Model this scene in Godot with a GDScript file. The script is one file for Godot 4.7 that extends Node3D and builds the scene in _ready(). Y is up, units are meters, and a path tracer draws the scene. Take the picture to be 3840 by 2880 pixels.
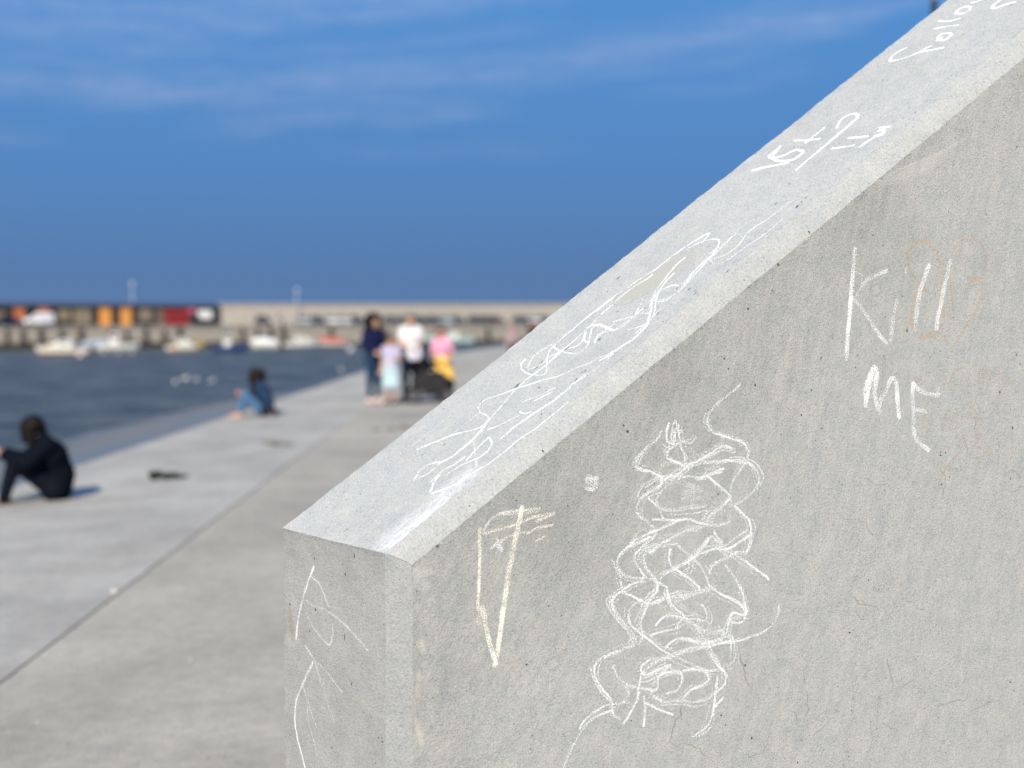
extends Node3D
# A chalk-covered concrete wing wall on a harbour promenade, people and a stone quay far behind it.

var rng := RandomNumberGenerator.new()
var M := {}
var used := {}
var grain := PackedByteArray()
var wob := FastNoiseLite.new()
var fine := FastNoiseLite.new()
var blot := FastNoiseLite.new()
var head_mesh := []
var hand_mesh := []

# ---- the wing wall: three corner points at its low end, the direction it climbs in and the direction of its end face
const A := Vector3(-0.47358, 1.21425, -2.74468)
const B := Vector3(-0.23501, 1.21425, -2.44476)
const C := Vector3(-0.18375, 1.19585, -2.43035)
const S := Vector3(0.75541909, 0.5940086, -0.27657872)
const AL := Vector3(0.93904025, 0.0, -0.34380723)
const EN := Vector3(-0.62251464, 0.0, -0.78260816)
const TT := Vector3(-0.44536781, 0.15586723, -0.8816762)
const N_SIDE := Vector3(0.34380723, 0.0, 0.93904025)
const N_END := Vector3(-0.78260816, 0.0, 0.62251464)
const N_TOP := Vector3(-0.48061369, 0.78921429, 0.38229739)
const T_END := 2.6
# ---- the quay across the water: its left corner at the waterline, its direction, and the turn that goes with it
const Q0 := Vector3(-69.24, 0.0, -180.32)
const QD := Vector3(0.85741471, 0.0, -0.51462609)
const QN := Vector3(-0.51462609, 0.0, -0.85741471)
const QTURN := 0.54058
const WATER := -2.6
const DECK := 0.45


func _ready() -> void:
	rng.seed = 4711
	# camera
	var cam := Camera3D.new()
	cam.name = "camera"
	add_child(cam)
	cam.position = Vector3(0, 1.65, 0)
	cam.rotation.x = -atan(250.0 / 5000.0)
	var lens := CameraAttributesPhysical.new()
	lens.frustum_focal_length = 41.6667
	lens.frustum_focus_distance = 2.72
	lens.frustum_near = 0.05
	lens.frustum_far = 9000.0
	lens.exposure_aperture = 1.85
	cam.attributes = lens
	cam.fov = rad_to_deg(2.0 * atan(1440.0 / 5000.0))
	cam.near = 0.05
	cam.far = 9000.0
	cam.current = true
	# sky
	var env := Environment.new()
	env.background_mode = Environment.BG_SKY
	env.tonemap_mode = Environment.TONE_MAPPER_LINEAR
	env.tonemap_exposure = 1.15
	env.sdfgi_enabled = true
	env.ssao_enabled = true
	env.ssil_enabled = true
	var sm := ProceduralSkyMaterial.new()
	sm.sky_top_color = Color(0.080, 0.258, 0.595).linear_to_srgb()
	sm.sky_horizon_color = Color(0.088, 0.156, 0.295).linear_to_srgb()
	sm.sky_curve = 0.085
	sm.sky_energy_multiplier = 1.0
	sm.ground_bottom_color = Color(0.10, 0.12, 0.15).linear_to_srgb()
	sm.ground_horizon_color = Color(0.12, 0.19, 0.33).linear_to_srgb()
	sm.sun_angle_max = 22.0
	sm.sun_curve = 0.10
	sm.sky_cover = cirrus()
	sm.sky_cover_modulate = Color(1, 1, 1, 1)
	var sky := Sky.new()
	sky.sky_material = sm
	env.sky = sky
	var we := WorldEnvironment.new()
	we.name = "air"
	we.environment = env
	add_child(we)
	# sun: behind the camera and a little to its left
	var sun := DirectionalLight3D.new()
	sun.name = "sun"
	add_child(sun)
	sun.look_at_from_position(Vector3.ZERO, -Vector3(-0.20, 0.62, 0.76))
	sun.light_color = Color(1.0, 0.95, 0.86)
	sun.light_energy = 1.6
	sun.light_angular_distance = 0.55
	sun.shadow_enabled = true

	wob.seed = 3
	wob.frequency = 2.2
	fine.seed = 5
	fine.frequency = 55.0
	blot.seed = 8
	blot.frequency = 3.0
	blot.fractal_octaves = 4
	materials()
	head_mesh = nets(head_bones(), 0.02, 0.007)
	hand_mesh = nets(hand_bones(), 0.006, 0.0045)
	promenade()
	wing_wall()
	far_quay()
	sheds()
	cars()
	boats()
	people()
	small_things()


# ============================================================ helpers
func numbered(called: String) -> String:
	var n: int = used.get(called, 0)
	used[called] = n + 1
	return called if n == 0 else "%s_%03d" % [called, n]


func thing(called: String, label: String, category: String, at := Vector3.ZERO, turn := 0.0, group := "") -> Node3D:
	var o := Node3D.new()
	o.name = numbered(called)
	add_child(o)
	o.position = at
	o.rotation.y = turn
	tag(o, label, category, group)
	return o


func tag(o: Node3D, label: String, category: String, group := "") -> void:
	o.set_meta("label", label)
	o.set_meta("category", category)
	if group:
		o.set_meta("group", group)


func make() -> SurfaceTool:
	var st := SurfaceTool.new()
	st.begin(Mesh.PRIMITIVE_TRIANGLES)
	return st


func put(called: String, st: SurfaceTool, m: Material, parent: Node3D = null, normals := true) -> MeshInstance3D:
	if normals:
		st.generate_normals()
	var o := MeshInstance3D.new()
	o.mesh = st.commit()
	o.mesh.surface_set_material(0, m)
	if parent == null:
		o.name = numbered(called)
		add_child(o)
	else:
		o.name = called
		parent.add_child(o, true)
	return o


func setting(called: String, st: SurfaceTool, m: Material, parent: Node3D = null) -> MeshInstance3D:
	var o := put(called, st, m, parent)
	if parent == null:
		o.set_meta("kind", "structure")
	return o


func tri(st: SurfaceTool, a: Vector3, b: Vector3, c: Vector3, out: Vector3) -> void:
	if (c - a).cross(b - a).dot(out) < 0.0:
		var s := b
		b = c
		c = s
	st.add_vertex(a)
	st.add_vertex(b)
	st.add_vertex(c)


func quad(st: SurfaceTool, a: Vector3, b: Vector3, c: Vector3, d: Vector3, out: Vector3) -> void:
	tri(st, a, b, c, out)
	tri(st, a, c, d, out)


# a box with its edges taken off by bev
func box(st: SurfaceTool, at: Vector3, size: Vector3, bev := 0.0, turn := Basis()) -> void:
	st.set_smooth_group(-1)
	var h := size * 0.5
	if bev <= 0.0:
		for ax in 3:
			for sg in [-1.0, 1.0]:
				var n := Vector3.ZERO
				n[ax] = sg
				var u := Vector3.ZERO
				u[(ax + 1) % 3] = h[(ax + 1) % 3]
				var v := Vector3.ZERO
				v[(ax + 2) % 3] = h[(ax + 2) % 3]
				var c := n * h[ax]
				quad(st, at + turn * (c - u - v), at + turn * (c + u - v), at + turn * (c + u + v), at + turn * (c - u + v), turn * n)
		return
	var i := h - Vector3.ONE * bev
	for ax in 3:
		var a1 := (ax + 1) % 3
		var a2 := (ax + 2) % 3
		for sg in [-1.0, 1.0]:
			var n := Vector3.ZERO
			n[ax] = sg
			var u := Vector3.ZERO
			u[a1] = i[a1]
			var v := Vector3.ZERO
			v[a2] = i[a2]
			var c := n * h[ax]
			quad(st, at + turn * (c - u - v), at + turn * (c + u - v), at + turn * (c + u + v), at + turn * (c - u + v), turn * n)
			for s1 in [-1.0, 1.0]:
				var m := Vector3.ZERO
				m[a1] = s1
				var p: Vector3 = n * h[ax] + m * i[a1]
				var q: Vector3 = n * i[ax] + m * h[a1]
				quad(st, at + turn * (p - v), at + turn * (p + v), at + turn * (q + v), at + turn * (q - v), turn * (n + m))
	for x in [-1.0, 1.0]:
		for y in [-1.0, 1.0]:
			for z in [-1.0, 1.0]:
				var g := Vector3(x, y, z)
				tri(st, at + turn * (g * Vector3(h.x, i.y, i.z)), at + turn * (g * Vector3(i.x, h.y, i.z)), at + turn * (g * Vector3(i.x, i.y, h.z)), turn * g)


# a skin through rings of equal length
func loft(st: SurfaceTool, rings: Array, closed := true, caps := true, smooth := true) -> void:
	st.set_smooth_group(0 if smooth else -1)
	var n: int = rings[0].size()
	var mid := []
	for r in rings:
		var c := Vector3.ZERO
		for p in r:
			c += p
		mid.append(c / n)
	for i in rings.size() - 1:
		for j in (n if closed else n - 1):
			var k := (j + 1) % n
			var a: Vector3 = rings[i][j]
			var b: Vector3 = rings[i][k]
			var c: Vector3 = rings[i + 1][k]
			var d: Vector3 = rings[i + 1][j]
			var out: Vector3 = (a + b + c + d) * 0.25 - (mid[i] + mid[i + 1]) * 0.5
			quad(st, a, b, c, d, out)
	if caps:
		st.set_smooth_group(-1)
		for e in [0, rings.size() - 1]:
			var out: Vector3 = mid[0] - mid[1] if e == 0 else mid[e] - mid[e - 1]
			for j in (n if closed else n - 1):
				tri(st, mid[e], rings[e][j], rings[e][(j + 1) % n], out)


func ring(at: Vector3, along: Vector3, r: float, n := 10, squash := 1.0) -> Array:
	var d := along.normalized()
	var u := d.cross(Vector3.UP if absf(d.y) < 0.9 else Vector3.RIGHT).normalized()
	var v := u.cross(d).normalized()
	var out := []
	for i in n:
		var t := TAU * i / n
		out.append(at + (u * cos(t) + v * sin(t) * squash) * r)
	return out


func tube(st: SurfaceTool, pts: Array, r0: float, r1 := -1.0, n := 8) -> void:
	var rings := []
	for i in pts.size():
		var along: Vector3 = pts[mini(i + 1, pts.size() - 1)] - pts[maxi(i - 1, 0)]
		rings.append(ring(pts[i], along, lerpf(r0, r1 if r1 >= 0.0 else r0, float(i) / maxi(1, pts.size() - 1)), n))
	loft(st, rings)


# a rounded rectangle in the plane across z
func slab_ring(z: float, hw: float, y0: float, y1: float, n := 20, power := 0.45) -> Array:
	var out := []
	for i in n:
		var t := TAU * (i + 0.5) / n
		var x := signf(cos(t)) * pow(absf(cos(t)), power) * hw
		var y := signf(sin(t)) * pow(absf(sin(t)), power)
		out.append(Vector3(x, lerpf(y0, y1, y * 0.5 + 0.5), z))
	return out


# ============================================================ surface nets on a field of tapered capsules
func nets(bones: Array, k: float, cell: float, xf := Transform3D()) -> Array:
	var lo := Vector3.ONE * 1e6
	var hi := -lo
	for b in bones:
		for e in 2:
			var p: Vector3 = xf * b[e]
			var r: float = b[2 + e] + k * 0.5 + cell * 2.0
			lo = lo.min(p - Vector3.ONE * r)
			hi = hi.max(p + Vector3.ONE * r)
	var nx := int((hi.x - lo.x) / cell) + 2
	var ny := int((hi.y - lo.y) / cell) + 2
	var nz := int((hi.z - lo.z) / cell) + 2
	var f := PackedFloat32Array()
	f.resize(nx * ny * nz)
	f.fill(1.0)
	for b in bones:
		var a: Vector3 = xf * b[0]
		var c: Vector3 = xf * b[1]
		var r0: float = b[2]
		var r1: float = b[3]
		var ac := c - a
		var l2 := maxf(ac.length_squared(), 1e-9)
		var reach := maxf(r0, r1) + k + cell * 2.0
		var m0 := (a.min(c) - Vector3.ONE * reach - lo) / cell
		var m1 := (a.max(c) + Vector3.ONE * reach - lo) / cell
		for iz in range(maxi(0, int(m0.z)), mini(nz, int(m1.z) + 2)):
			for iy in range(maxi(0, int(m0.y)), mini(ny, int(m1.y) + 2)):
				var at := (iz * ny + iy) * nx
				for ix in range(maxi(0, int(m0.x)), mini(nx, int(m1.x) + 2)):
					var p := lo + Vector3(ix, iy, iz) * cell
					var h := clampf((p - a).dot(ac) / l2, 0.0, 1.0)
					var d := (p - a - ac * h).length() - lerpf(r0, r1, h)
					var o := f[at + ix]
					var g := maxf(k - absf(d - o), 0.0) / k
					f[at + ix] = minf(d, o) - g * g * k * 0.25
	var index := PackedInt32Array()
	index.resize(nx * ny * nz)
	index.fill(-1)
	var verts := PackedVector3Array()
	var norms := PackedVector3Array()
	var tris := PackedInt32Array()
	var step := [1, nx, nx * ny]
	for iz in nz - 1:
		for iy in ny - 1:
			for ix in nx - 1:
				var at := (iz * ny + iy) * nx + ix
				var v0 := f[at]
				if v0 > cell * 3.0 or v0 < -cell * 3.0:
					continue
				var v1 := f[at + 1]
				var v2 := f[at + nx]
				var v3 := f[at + nx + 1]
				var up: int = at + nx * ny
				var v4 := f[up]
				var v5 := f[up + 1]
				var v6 := f[up + nx]
				var v7 := f[up + nx + 1]
				var inside := int(v0 < 0) + int(v1 < 0) + int(v2 < 0) + int(v3 < 0) + int(v4 < 0) + int(v5 < 0) + int(v6 < 0) + int(v7 < 0)
				if inside == 0 or inside == 8:
					continue
				var s := Vector3.ZERO
				var n := 0
				var vals := [v0, v1, v2, v3, v4, v5, v6, v7]
				for e in [[0, 1], [2, 3], [4, 5], [6, 7], [0, 2], [1, 3], [4, 6], [5, 7], [0, 4], [1, 5], [2, 6], [3, 7]]:
					var a: float = vals[e[0]]
					var b: float = vals[e[1]]
					if (a < 0) != (b < 0):
						var t := a / (a - b)
						var q0 := Vector3(e[0] & 1, (e[0] >> 1) & 1, e[0] >> 2)
						var q1 := Vector3(e[1] & 1, (e[1] >> 1) & 1, e[1] >> 2)
						s += q0.lerp(q1, t)
						n += 1
				index[at] = verts.size()
				verts.append(lo + (Vector3(ix, iy, iz) + s / n) * cell)
				norms.append(Vector3(v1 - v0 + v3 - v2 + v5 - v4 + v7 - v6, v2 - v0 + v3 - v1 + v6 - v4 + v7 - v5, v4 - v0 + v5 - v1 + v6 - v2 + v7 - v3).normalized())
	for iz in range(1, nz - 1):
		for iy in range(1, ny - 1):
			for ix in range(1, nx - 1):
				var at := (iz * ny + iy) * nx + ix
				if index[at] < 0 and index[at - 1] < 0 and index[at - nx] < 0 and index[at - nx * ny] < 0:
					continue
				for ax in 3:
					var b1: int = at + step[ax]
					if (f[at] < 0) == (f[b1] < 0):
						continue
					var u: int = step[(ax + 1) % 3]
					var w: int = step[(ax + 2) % 3]
					var i0 := index[at]
					var i1 := index[at - u]
					var i2 := index[at - u - w]
					var i3 := index[at - w]
					if i0 < 0 or i1 < 0 or i2 < 0 or i3 < 0:
						continue
					if f[at] < 0:
						tris.append_array([i0, i2, i1, i0, i3, i2])
					else:
						tris.append_array([i0, i1, i2, i0, i2, i3])
	return [verts, norms, tris]


func pour(st: SurfaceTool, m: Array, xf := Transform3D()) -> void:
	var nb := xf.basis.orthonormalized()
	var flip := xf.basis.determinant() < 0.0
	var t: PackedInt32Array = m[2]
	for i in range(0, t.size(), 3):
		for j in ([0, 2, 1] if flip else [0, 1, 2]):
			var k := t[i + j]
			st.set_normal(nb * m[1][k])
			st.add_vertex(xf * m[0][k])


func blob(called: String, bones: Array, k: float, cell: float, m: Material, parent: Node3D, xf := Transform3D()) -> MeshInstance3D:
	var st := make()
	pour(st, nets(bones, k, cell, xf))
	return put(called, st, m, parent, false)


# ============================================================ textures and materials
func srgb8(v: float) -> int:
	v = clampf(v, 0.0, 1.0)
	return int(255.0 * (12.92 * v if v <= 0.0031308 else 1.055 * pow(v, 1.0 / 2.4) - 0.055) + 0.5)


func tile_noise(seed_: int, freq: float, size: int, octaves := 3, kind := FastNoiseLite.TYPE_SIMPLEX_SMOOTH) -> PackedByteArray:
	var n := FastNoiseLite.new()
	n.seed = seed_
	n.noise_type = kind
	n.frequency = freq
	n.fractal_octaves = octaves
	n.fractal_type = FastNoiseLite.FRACTAL_FBM if octaves > 1 else FastNoiseLite.FRACTAL_NONE
	var im := n.get_seamless_image(size, size, false, false, 0.12, true)
	im.convert(Image.FORMAT_L8)
	return im.get_data()


# tileable concrete: sand grain, mottling, pinholes. Returns [colour, height]
func concrete(seed_: int, size: int, sand: float, mottle: float, pits: int, pit_r: float, tint: Color) -> Array:
	# sand: random grains, averaged over three by three to make grains of two to three millimetres
	var white := RandomNumberGenerator.new()
	white.seed = seed_ + 500
	var g1 := PackedByteArray()
	g1.resize(size * size)
	for i in size * size:
		g1[i] = white.randi() & 255
	var g2 := PackedByteArray()
	g2.resize(size * size)
	for y in size:
		var r0 := posmod(y - 1, size) * size
		var r1 := y * size
		var r2 := ((y + 1) % size) * size
		for x in size:
			var x0 := posmod(x - 1, size)
			var x2 := (x + 1) % size
			var m := g1[r0 + x0] + g1[r0 + x] + g1[r0 + x2] + g1[r1 + x0] + g1[r1 + x] + g1[r1 + x2] + g1[r2 + x0] + g1[r2 + x] + g1[r2 + x2]
			g2[r1 + x] = clampi(int((m / 9.0 - 127.5) * 2.2 + 127.5), 0, 255)
	var g3 := tile_noise(seed_ + 2, 0.012, size, 4)
	var rgb := PackedByteArray()
	rgb.resize(size * size * 3)
	var hgt := PackedByteArray()
	hgt.resize(size * size)
	var lut := PackedInt32Array()
	for i in 1024:
		lut.append(srgb8(i / 1023.0))
	for i in size * size:
		var a := g1[i] / 255.0 - 0.5
		var b := g2[i] / 255.0 - 0.5
		var c := g3[i] / 255.0 - 0.5
		var v := 0.80 * (1.0 + sand * (a * 0.16 + b * 0.60) + mottle * c)
		if b < -0.20:
			v *= 1.0 + (b + 0.20) * sand * 1.5
		elif b > 0.24:
			v *= 1.0 + (b - 0.24) * sand * 0.7
		v = clampf(v, 0.05, 0.999)
		var warm := c * 0.05 + b * 0.03
		rgb[i * 3] = lut[int(clampf(v * tint.r * (1.0 + warm), 0.0, 1.0) * 1023.0)]
		rgb[i * 3 + 1] = lut[int(clampf(v * tint.g, 0.0, 1.0) * 1023.0)]
		rgb[i * 3 + 2] = lut[int(clampf(v * tint.b * (1.0 - warm), 0.0, 1.0) * 1023.0)]
		hgt[i] = int(clampf(0.6 + a * 0.10 + b * 0.45 + c * 0.15, 0.0, 1.0) * 255.0)
	var r := RandomNumberGenerator.new()
	r.seed = seed_ * 77 + 5
	for p in pits:
		var cx := r.randi_range(0, size - 1)
		var cy := r.randi_range(0, size - 1)
		var pr := pit_r * (0.35 + pow(r.randf(), 3.0) * 1.6)
		var el := r.randf_range(0.6, 1.6)
		var dark := r.randf_range(0.25, 0.6)
		var n := int(ceil(pr * 1.8))
		for y in range(-n, n + 1):
			for x in range(-n, n + 1):
				var d := Vector2(x * el, y / el).length() / pr
				if d < 1.2:
					var k := clampf((1.2 - d) / 0.5, 0.0, 1.0)
					var i := posmod(cy + y, size) * size + posmod(cx + x, size)
					for ch in 3:
						rgb[i * 3 + ch] = int(lerpf(rgb[i * 3 + ch], rgb[i * 3 + ch] * dark, k))
					hgt[i] = int(lerpf(hgt[i], 20, k))
	return [ImageTexture.create_from_image(Image.create_from_data(size, size, false, Image.FORMAT_RGB8, rgb)), ImageTexture.create_from_image(Image.create_from_data(size, size, false, Image.FORMAT_L8, hgt))]


func mat(base: Color, rough := 0.8, metal := 0.0) -> StandardMaterial3D:
	var m := StandardMaterial3D.new()
	m.albedo_color = base.linear_to_srgb()
	m.roughness = rough
	m.metallic_specular = 0.3
	m.metallic = metal
	return m


# cloth and paint seen from far off still vary a little: a shared cloudy grain
func cloth(base: Color, rough := 0.9) -> StandardMaterial3D:
	var m := mat(base * 1.18, rough)
	m.metallic_specular = 0.15
	m.albedo_texture = M.cloud
	m.uv1_triplanar = true
	m.uv1_scale = Vector3.ONE * 2.2
	return m


func materials() -> void:
	var tc := concrete(21, 1024, 0.46, 0.12, 110, 1.5, Color(1.0, 0.995, 0.975))
	M.tile = tc
	M.tile_soft = concrete(33, 1024, 0.42, 0.12, 130, 1.6, Color(1.0, 0.995, 0.975))
	var tg := concrete(55, 1024, 0.5, 0.22, 160, 2.2, Color(1.0, 0.985, 0.95))
	M.ground_tile = tg
	var n := tile_noise(90, 0.02, 512, 5)
	var n2 := tile_noise(91, 0.006, 512, 3)
	var big := PackedByteArray()
	big.resize(512 * 512)
	var cl := PackedByteArray()
	cl.resize(512 * 512)
	for i in 512 * 512:
		var v := 0.86 + (n[i] / 255.0 - 0.5) * 0.30 + (n2[i] / 255.0 - 0.5) * 0.22
		big[i] = srgb8(v)
		cl[i] = srgb8(0.84 + (n[i] / 255.0 - 0.5) * 0.34)
	M.big = ImageTexture.create_from_image(Image.create_from_data(512, 512, false, Image.FORMAT_L8, big))
	M.cloud = ImageTexture.create_from_image(Image.create_from_data(512, 512, false, Image.FORMAT_L8, cl))
	var w1 := tile_noise(31, 0.018, 512, 5)
	var sw := PackedByteArray()
	sw.resize(512 * 512)
	for i in 512 * 512:
		sw[i] = srgb8(clampf(0.66 + (n[i] / 255.0 - 0.5) * 1.1 + (w1[i] / 255.0 - 0.5) * 0.8, 0.1, 1.0))
	M.swell = ImageTexture.create_from_image(Image.create_from_data(512, 512, false, Image.FORMAT_L8, sw))
	M.wave = ImageTexture.create_from_image(Image.create_from_data(512, 512, false, Image.FORMAT_L8, w1))
	var gn := FastNoiseLite.new()
	gn.seed = 61
	gn.frequency = 0.30
	gn.noise_type = FastNoiseLite.TYPE_SIMPLEX
	gn.fractal_octaves = 2
	var gi := gn.get_image(512, 512)
	gi.convert(Image.FORMAT_L8)
	grain = gi.get_data()
	for i in grain.size():
		grain[i] = int(clampf((grain[i] / 255.0 - 0.5) * 1.7 + 0.5, 0.0, 1.0) * 255.0)

	M.path = ground_mat(Color(0.395, 0.376, 0.335))
	M.apron = ground_mat(Color(0.412, 0.402, 0.380))
	var beach := mat(Color(1, 1, 1), 0.55)
	beach.vertex_color_use_as_albedo = true
	beach.albedo_texture = M.cloud
	beach.uv1_triplanar = true
	beach.uv1_world_triplanar = true
	beach.uv1_scale = Vector3.ONE * 0.6
	M.beach = beach
	var sea := mat(Color(0.088, 0.096, 0.094), 0.36)
	sea.metallic_specular = 0.22
	sea.heightmap_enabled = true
	sea.heightmap_texture = M.wave
	sea.heightmap_scale = 26.0
	sea.heightmap_deep_parallax = false
	sea.detail_enabled = true
	sea.detail_albedo = M.swell
	sea.detail_uv_layer = BaseMaterial3D.DETAIL_UV_2
	sea.detail_blend_mode = BaseMaterial3D.BLEND_MODE_MUL
	sea.uv1_scale = Vector3(1, 1, 1)
	M.sea = sea
	var stone := mat(Color(0.40, 0.365, 0.32), 0.9)
	stone.albedo_texture = M.big
	stone.uv1_triplanar = true
	stone.uv1_scale = Vector3.ONE * 0.25
	M.stone = stone
	var stone2 := stone.duplicate()
	stone2.albedo_color = Color(0.50, 0.465, 0.41).linear_to_srgb()
	M.parapet = stone2
	M.weed = cloth(Color(0.035, 0.038, 0.026))
	M.timber = cloth(Color(0.055, 0.05, 0.045))
	M.slate = cloth(Color(0.06, 0.075, 0.115))
	M.shed = cloth(Color(0.045, 0.043, 0.042))
	M.shed_blue = cloth(Color(0.045, 0.05, 0.055))
	M.tan = cloth(Color(0.23, 0.19, 0.14))
	M.orange = mat(Color(0.66, 0.30, 0.085), 0.5)
	M.rust = mat(Color(0.45, 0.15, 0.075), 0.6)
	M.glass = mat(Color(0.012, 0.018, 0.024), 0.08)
	M.black = mat(Color(0.012, 0.012, 0.013), 0.7)
	M.rubber = mat(Color(0.02, 0.02, 0.021), 0.85)
	M.steel = mat(Color(0.55, 0.56, 0.58), 0.35, 0.9)
	M.pole = mat(Color(0.52, 0.53, 0.55), 0.5)
	M.white = mat(Color(0.80, 0.80, 0.78), 0.4)
	M.lamp = mat(Color(0.75, 0.78, 0.8), 0.1)
	M.skin = mat(Color(0.50, 0.29, 0.205), 0.55)
	M.skin.subsurf_scatter_enabled = true
	M.skin.subsurf_scatter_strength = 0.15
	M.eye = mat(Color(0.05, 0.04, 0.035), 0.2)
	M.hair = mat(Color(0.014, 0.010, 0.008), 0.55)
	M.hair2 = mat(Color(0.045, 0.030, 0.020), 0.55)


func ground_mat(base: Color) -> StandardMaterial3D:
	var m := mat(base / 0.80, 0.92)
	m.albedo_texture = M.ground_tile[0]
	m.heightmap_enabled = true
	m.heightmap_texture = M.ground_tile[1]
	m.heightmap_scale = 0.12
	m.heightmap_deep_parallax = false
	m.detail_enabled = true
	m.detail_albedo = M.big
	m.detail_uv_layer = BaseMaterial3D.DETAIL_UV_2
	m.detail_blend_mode = BaseMaterial3D.BLEND_MODE_MUL
	m.vertex_color_use_as_albedo = true
	return m


# thin streaks of high cloud, leaning up to the right; thicker out of view, added to whiten the sky light
func cirrus() -> Texture2D:
	var w := 2048
	var h := 1024
	var im := Image.create_empty(w, h, false, Image.FORMAT_RGBA8)
	im.fill(Color(1.0, 0.80, 0.62, 0.0))
	var n := FastNoiseLite.new()
	n.seed = 12
	n.frequency = 0.055
	n.fractal_octaves = 4
	var n2 := FastNoiseLite.new()
	n2.seed = 13
	n2.frequency = 0.02
	# [azimuth, elevation] along each band in degrees, then half width and strength
	var bands := [
		[[-24.0, 11.6, -15.0, 11.4, -9.0, 12.4, -3.0, 13.1, 4.0, 13.9], 0.62, 0.95],
		[[-30.0, 9.6, -21.0, 9.35, -14.0, 9.2, -8.0, 9.7, -3.0, 10.2, 2.0, 10.6, 9.0, 11.6, 16.0, 12.4], 0.55, 1.0],
		[[-14.5, 7.5, -9.0, 8.1, -3.0, 8.4, 1.0, 8.7], 0.36, 0.75],
		[[-30.0, 7.3, -22.0, 7.05, -18.0, 7.0], 0.3, 0.6],
		[[4.0, 9.2, 9.0, 9.5, 14.0, 10.2], 0.4, 0.4],
		[[-22.0, 10.5, -12.0, 10.7, -5.0, 11.4, 3.0, 12.4], 0.22, 0.5],
		[[-26.0, 12.4, -16.0, 12.3, -8.0, 13.1, -2.0, 13.6], 0.2, 0.5],
		[[-20.0, 8.5, -11.0, 8.8, -4.0, 9.2, 5.0, 10.2, 13.0, 11.0], 0.2, 0.5],
		[[-9.0, 6.6, -2.0, 6.9, 4.0, 6.8], 0.35, 0.22],
		[[8.0, 11.0, 14.0, 11.9, 20.0, 13.2], 0.35, 0.6],
		[[-24.0, 13.1, -14.0, 13.2, -6.0, 13.7], 0.4, 0.45],
	]
	for y in 512:
		var el := 90.0 - (y + 0.5) * 180.0 / h
		if el < 3.0:
			continue
		for x in w:
			var az := wrapf((x + 0.5) * 360.0 / w, -180.0, 180.0)
			var round_ := Vector2(cos(deg_to_rad(az)), sin(deg_to_rad(az))) * 40.0
			var a := 0.0
			if el < 16.0 and absf(az) < 40.0:
				for b in bands:
					var p: Array = b[0]
					for i in range(0, p.size() - 2, 2):
						if az >= p[i] and az < p[i + 2]:
							var t: float = (az - p[i]) / (p[i + 2] - p[i])
							var mid: float = lerpf(p[i + 1], p[i + 3], t)
							var ends: float = clampf(minf(az - p[0], p[p.size() - 2] - az) / 3.0, 0.0, 1.0)
							var d: float = (el - mid + n2.get_noise_2d(az * 9.0, el * 8.0) * 0.35) / b[1]
							# soft above, sharper below
							var soft: float = exp(-d * d * (0.35 if d > 0.0 else 1.6))
							a += soft * b[2] * ends * (0.72 + 0.65 * n.get_noise_2d(az * 3.0 + el * 4.0, el * 30.0 - az * 2.0) + 0.35 * n.get_noise_2d(az * 12.0, el * 60.0 - az * 6.0))
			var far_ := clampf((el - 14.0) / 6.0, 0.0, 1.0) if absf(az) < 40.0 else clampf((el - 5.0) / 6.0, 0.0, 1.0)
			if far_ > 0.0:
				a += far_ * clampf(n.get_noise_3d(round_.x, el * 3.2 - az * 0.3 * float(absf(az) < 90.0), round_.y) * 1.8 + 0.45, 0.0, 1.6) * 2.2  # extra cloud out of view, added to make the fill light less blue
			if a > 0.004:
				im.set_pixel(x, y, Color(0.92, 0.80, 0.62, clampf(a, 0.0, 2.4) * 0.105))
	return ImageTexture.create_from_image(im)


# ============================================================ promenade, shore and water
func edge_x(z: float, what: int) -> float:
	var zs := [40.0, -6.0, -12.0, -19.5, -28.0, -46.0, -65.0, -83.0, -100.0, -116.0, -128.0]
	var edge := [-5.35, -5.2, -5.17, -5.08, -4.97, -4.80, -2.9, -0.3, 5.0, 17.0, 42.0]
	var line := [-2.1, -2.32, -2.46, -2.60, -2.52, -2.3, -0.5, 2.1, 7.4, 19.0, 44.0]
	var xs: Array = line if what else edge
	for i in zs.size() - 1:
		if z <= zs[i] and z >= zs[i + 1]:
			return lerpf(xs[i], xs[i + 1], (zs[i] - z) / (zs[i] - zs[i + 1]))
	return xs[0] if z > 0 else xs[-1]


func sheet(st: SurfaceTool, rows: Array, tile: float, big: float, tint: Callable) -> void:
	st.set_smooth_group(0)
	for i in rows.size() - 1:
		for j in rows[i].size() - 1:
			var q := [rows[i][j], rows[i][j + 1], rows[i + 1][j + 1], rows[i + 1][j]]
			var up: bool = (q[2] - q[0]).cross(q[1] - q[0]).y > 0.0
			for k in ([0, 1, 2, 0, 2, 3] if up else [0, 2, 1, 0, 3, 2]):
				var p: Vector3 = q[k]
				st.set_uv(Vector2(p.x, p.z) / tile)
				st.set_uv2(Vector2(p.x * 0.8 + p.z * 0.6, p.z * 0.8 - p.x * 0.6) / big)
				st.set_color(tint.call(p))
				st.add_vertex(p)


func plain_tint(_p: Vector3) -> Color:
	return Color.WHITE


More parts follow.
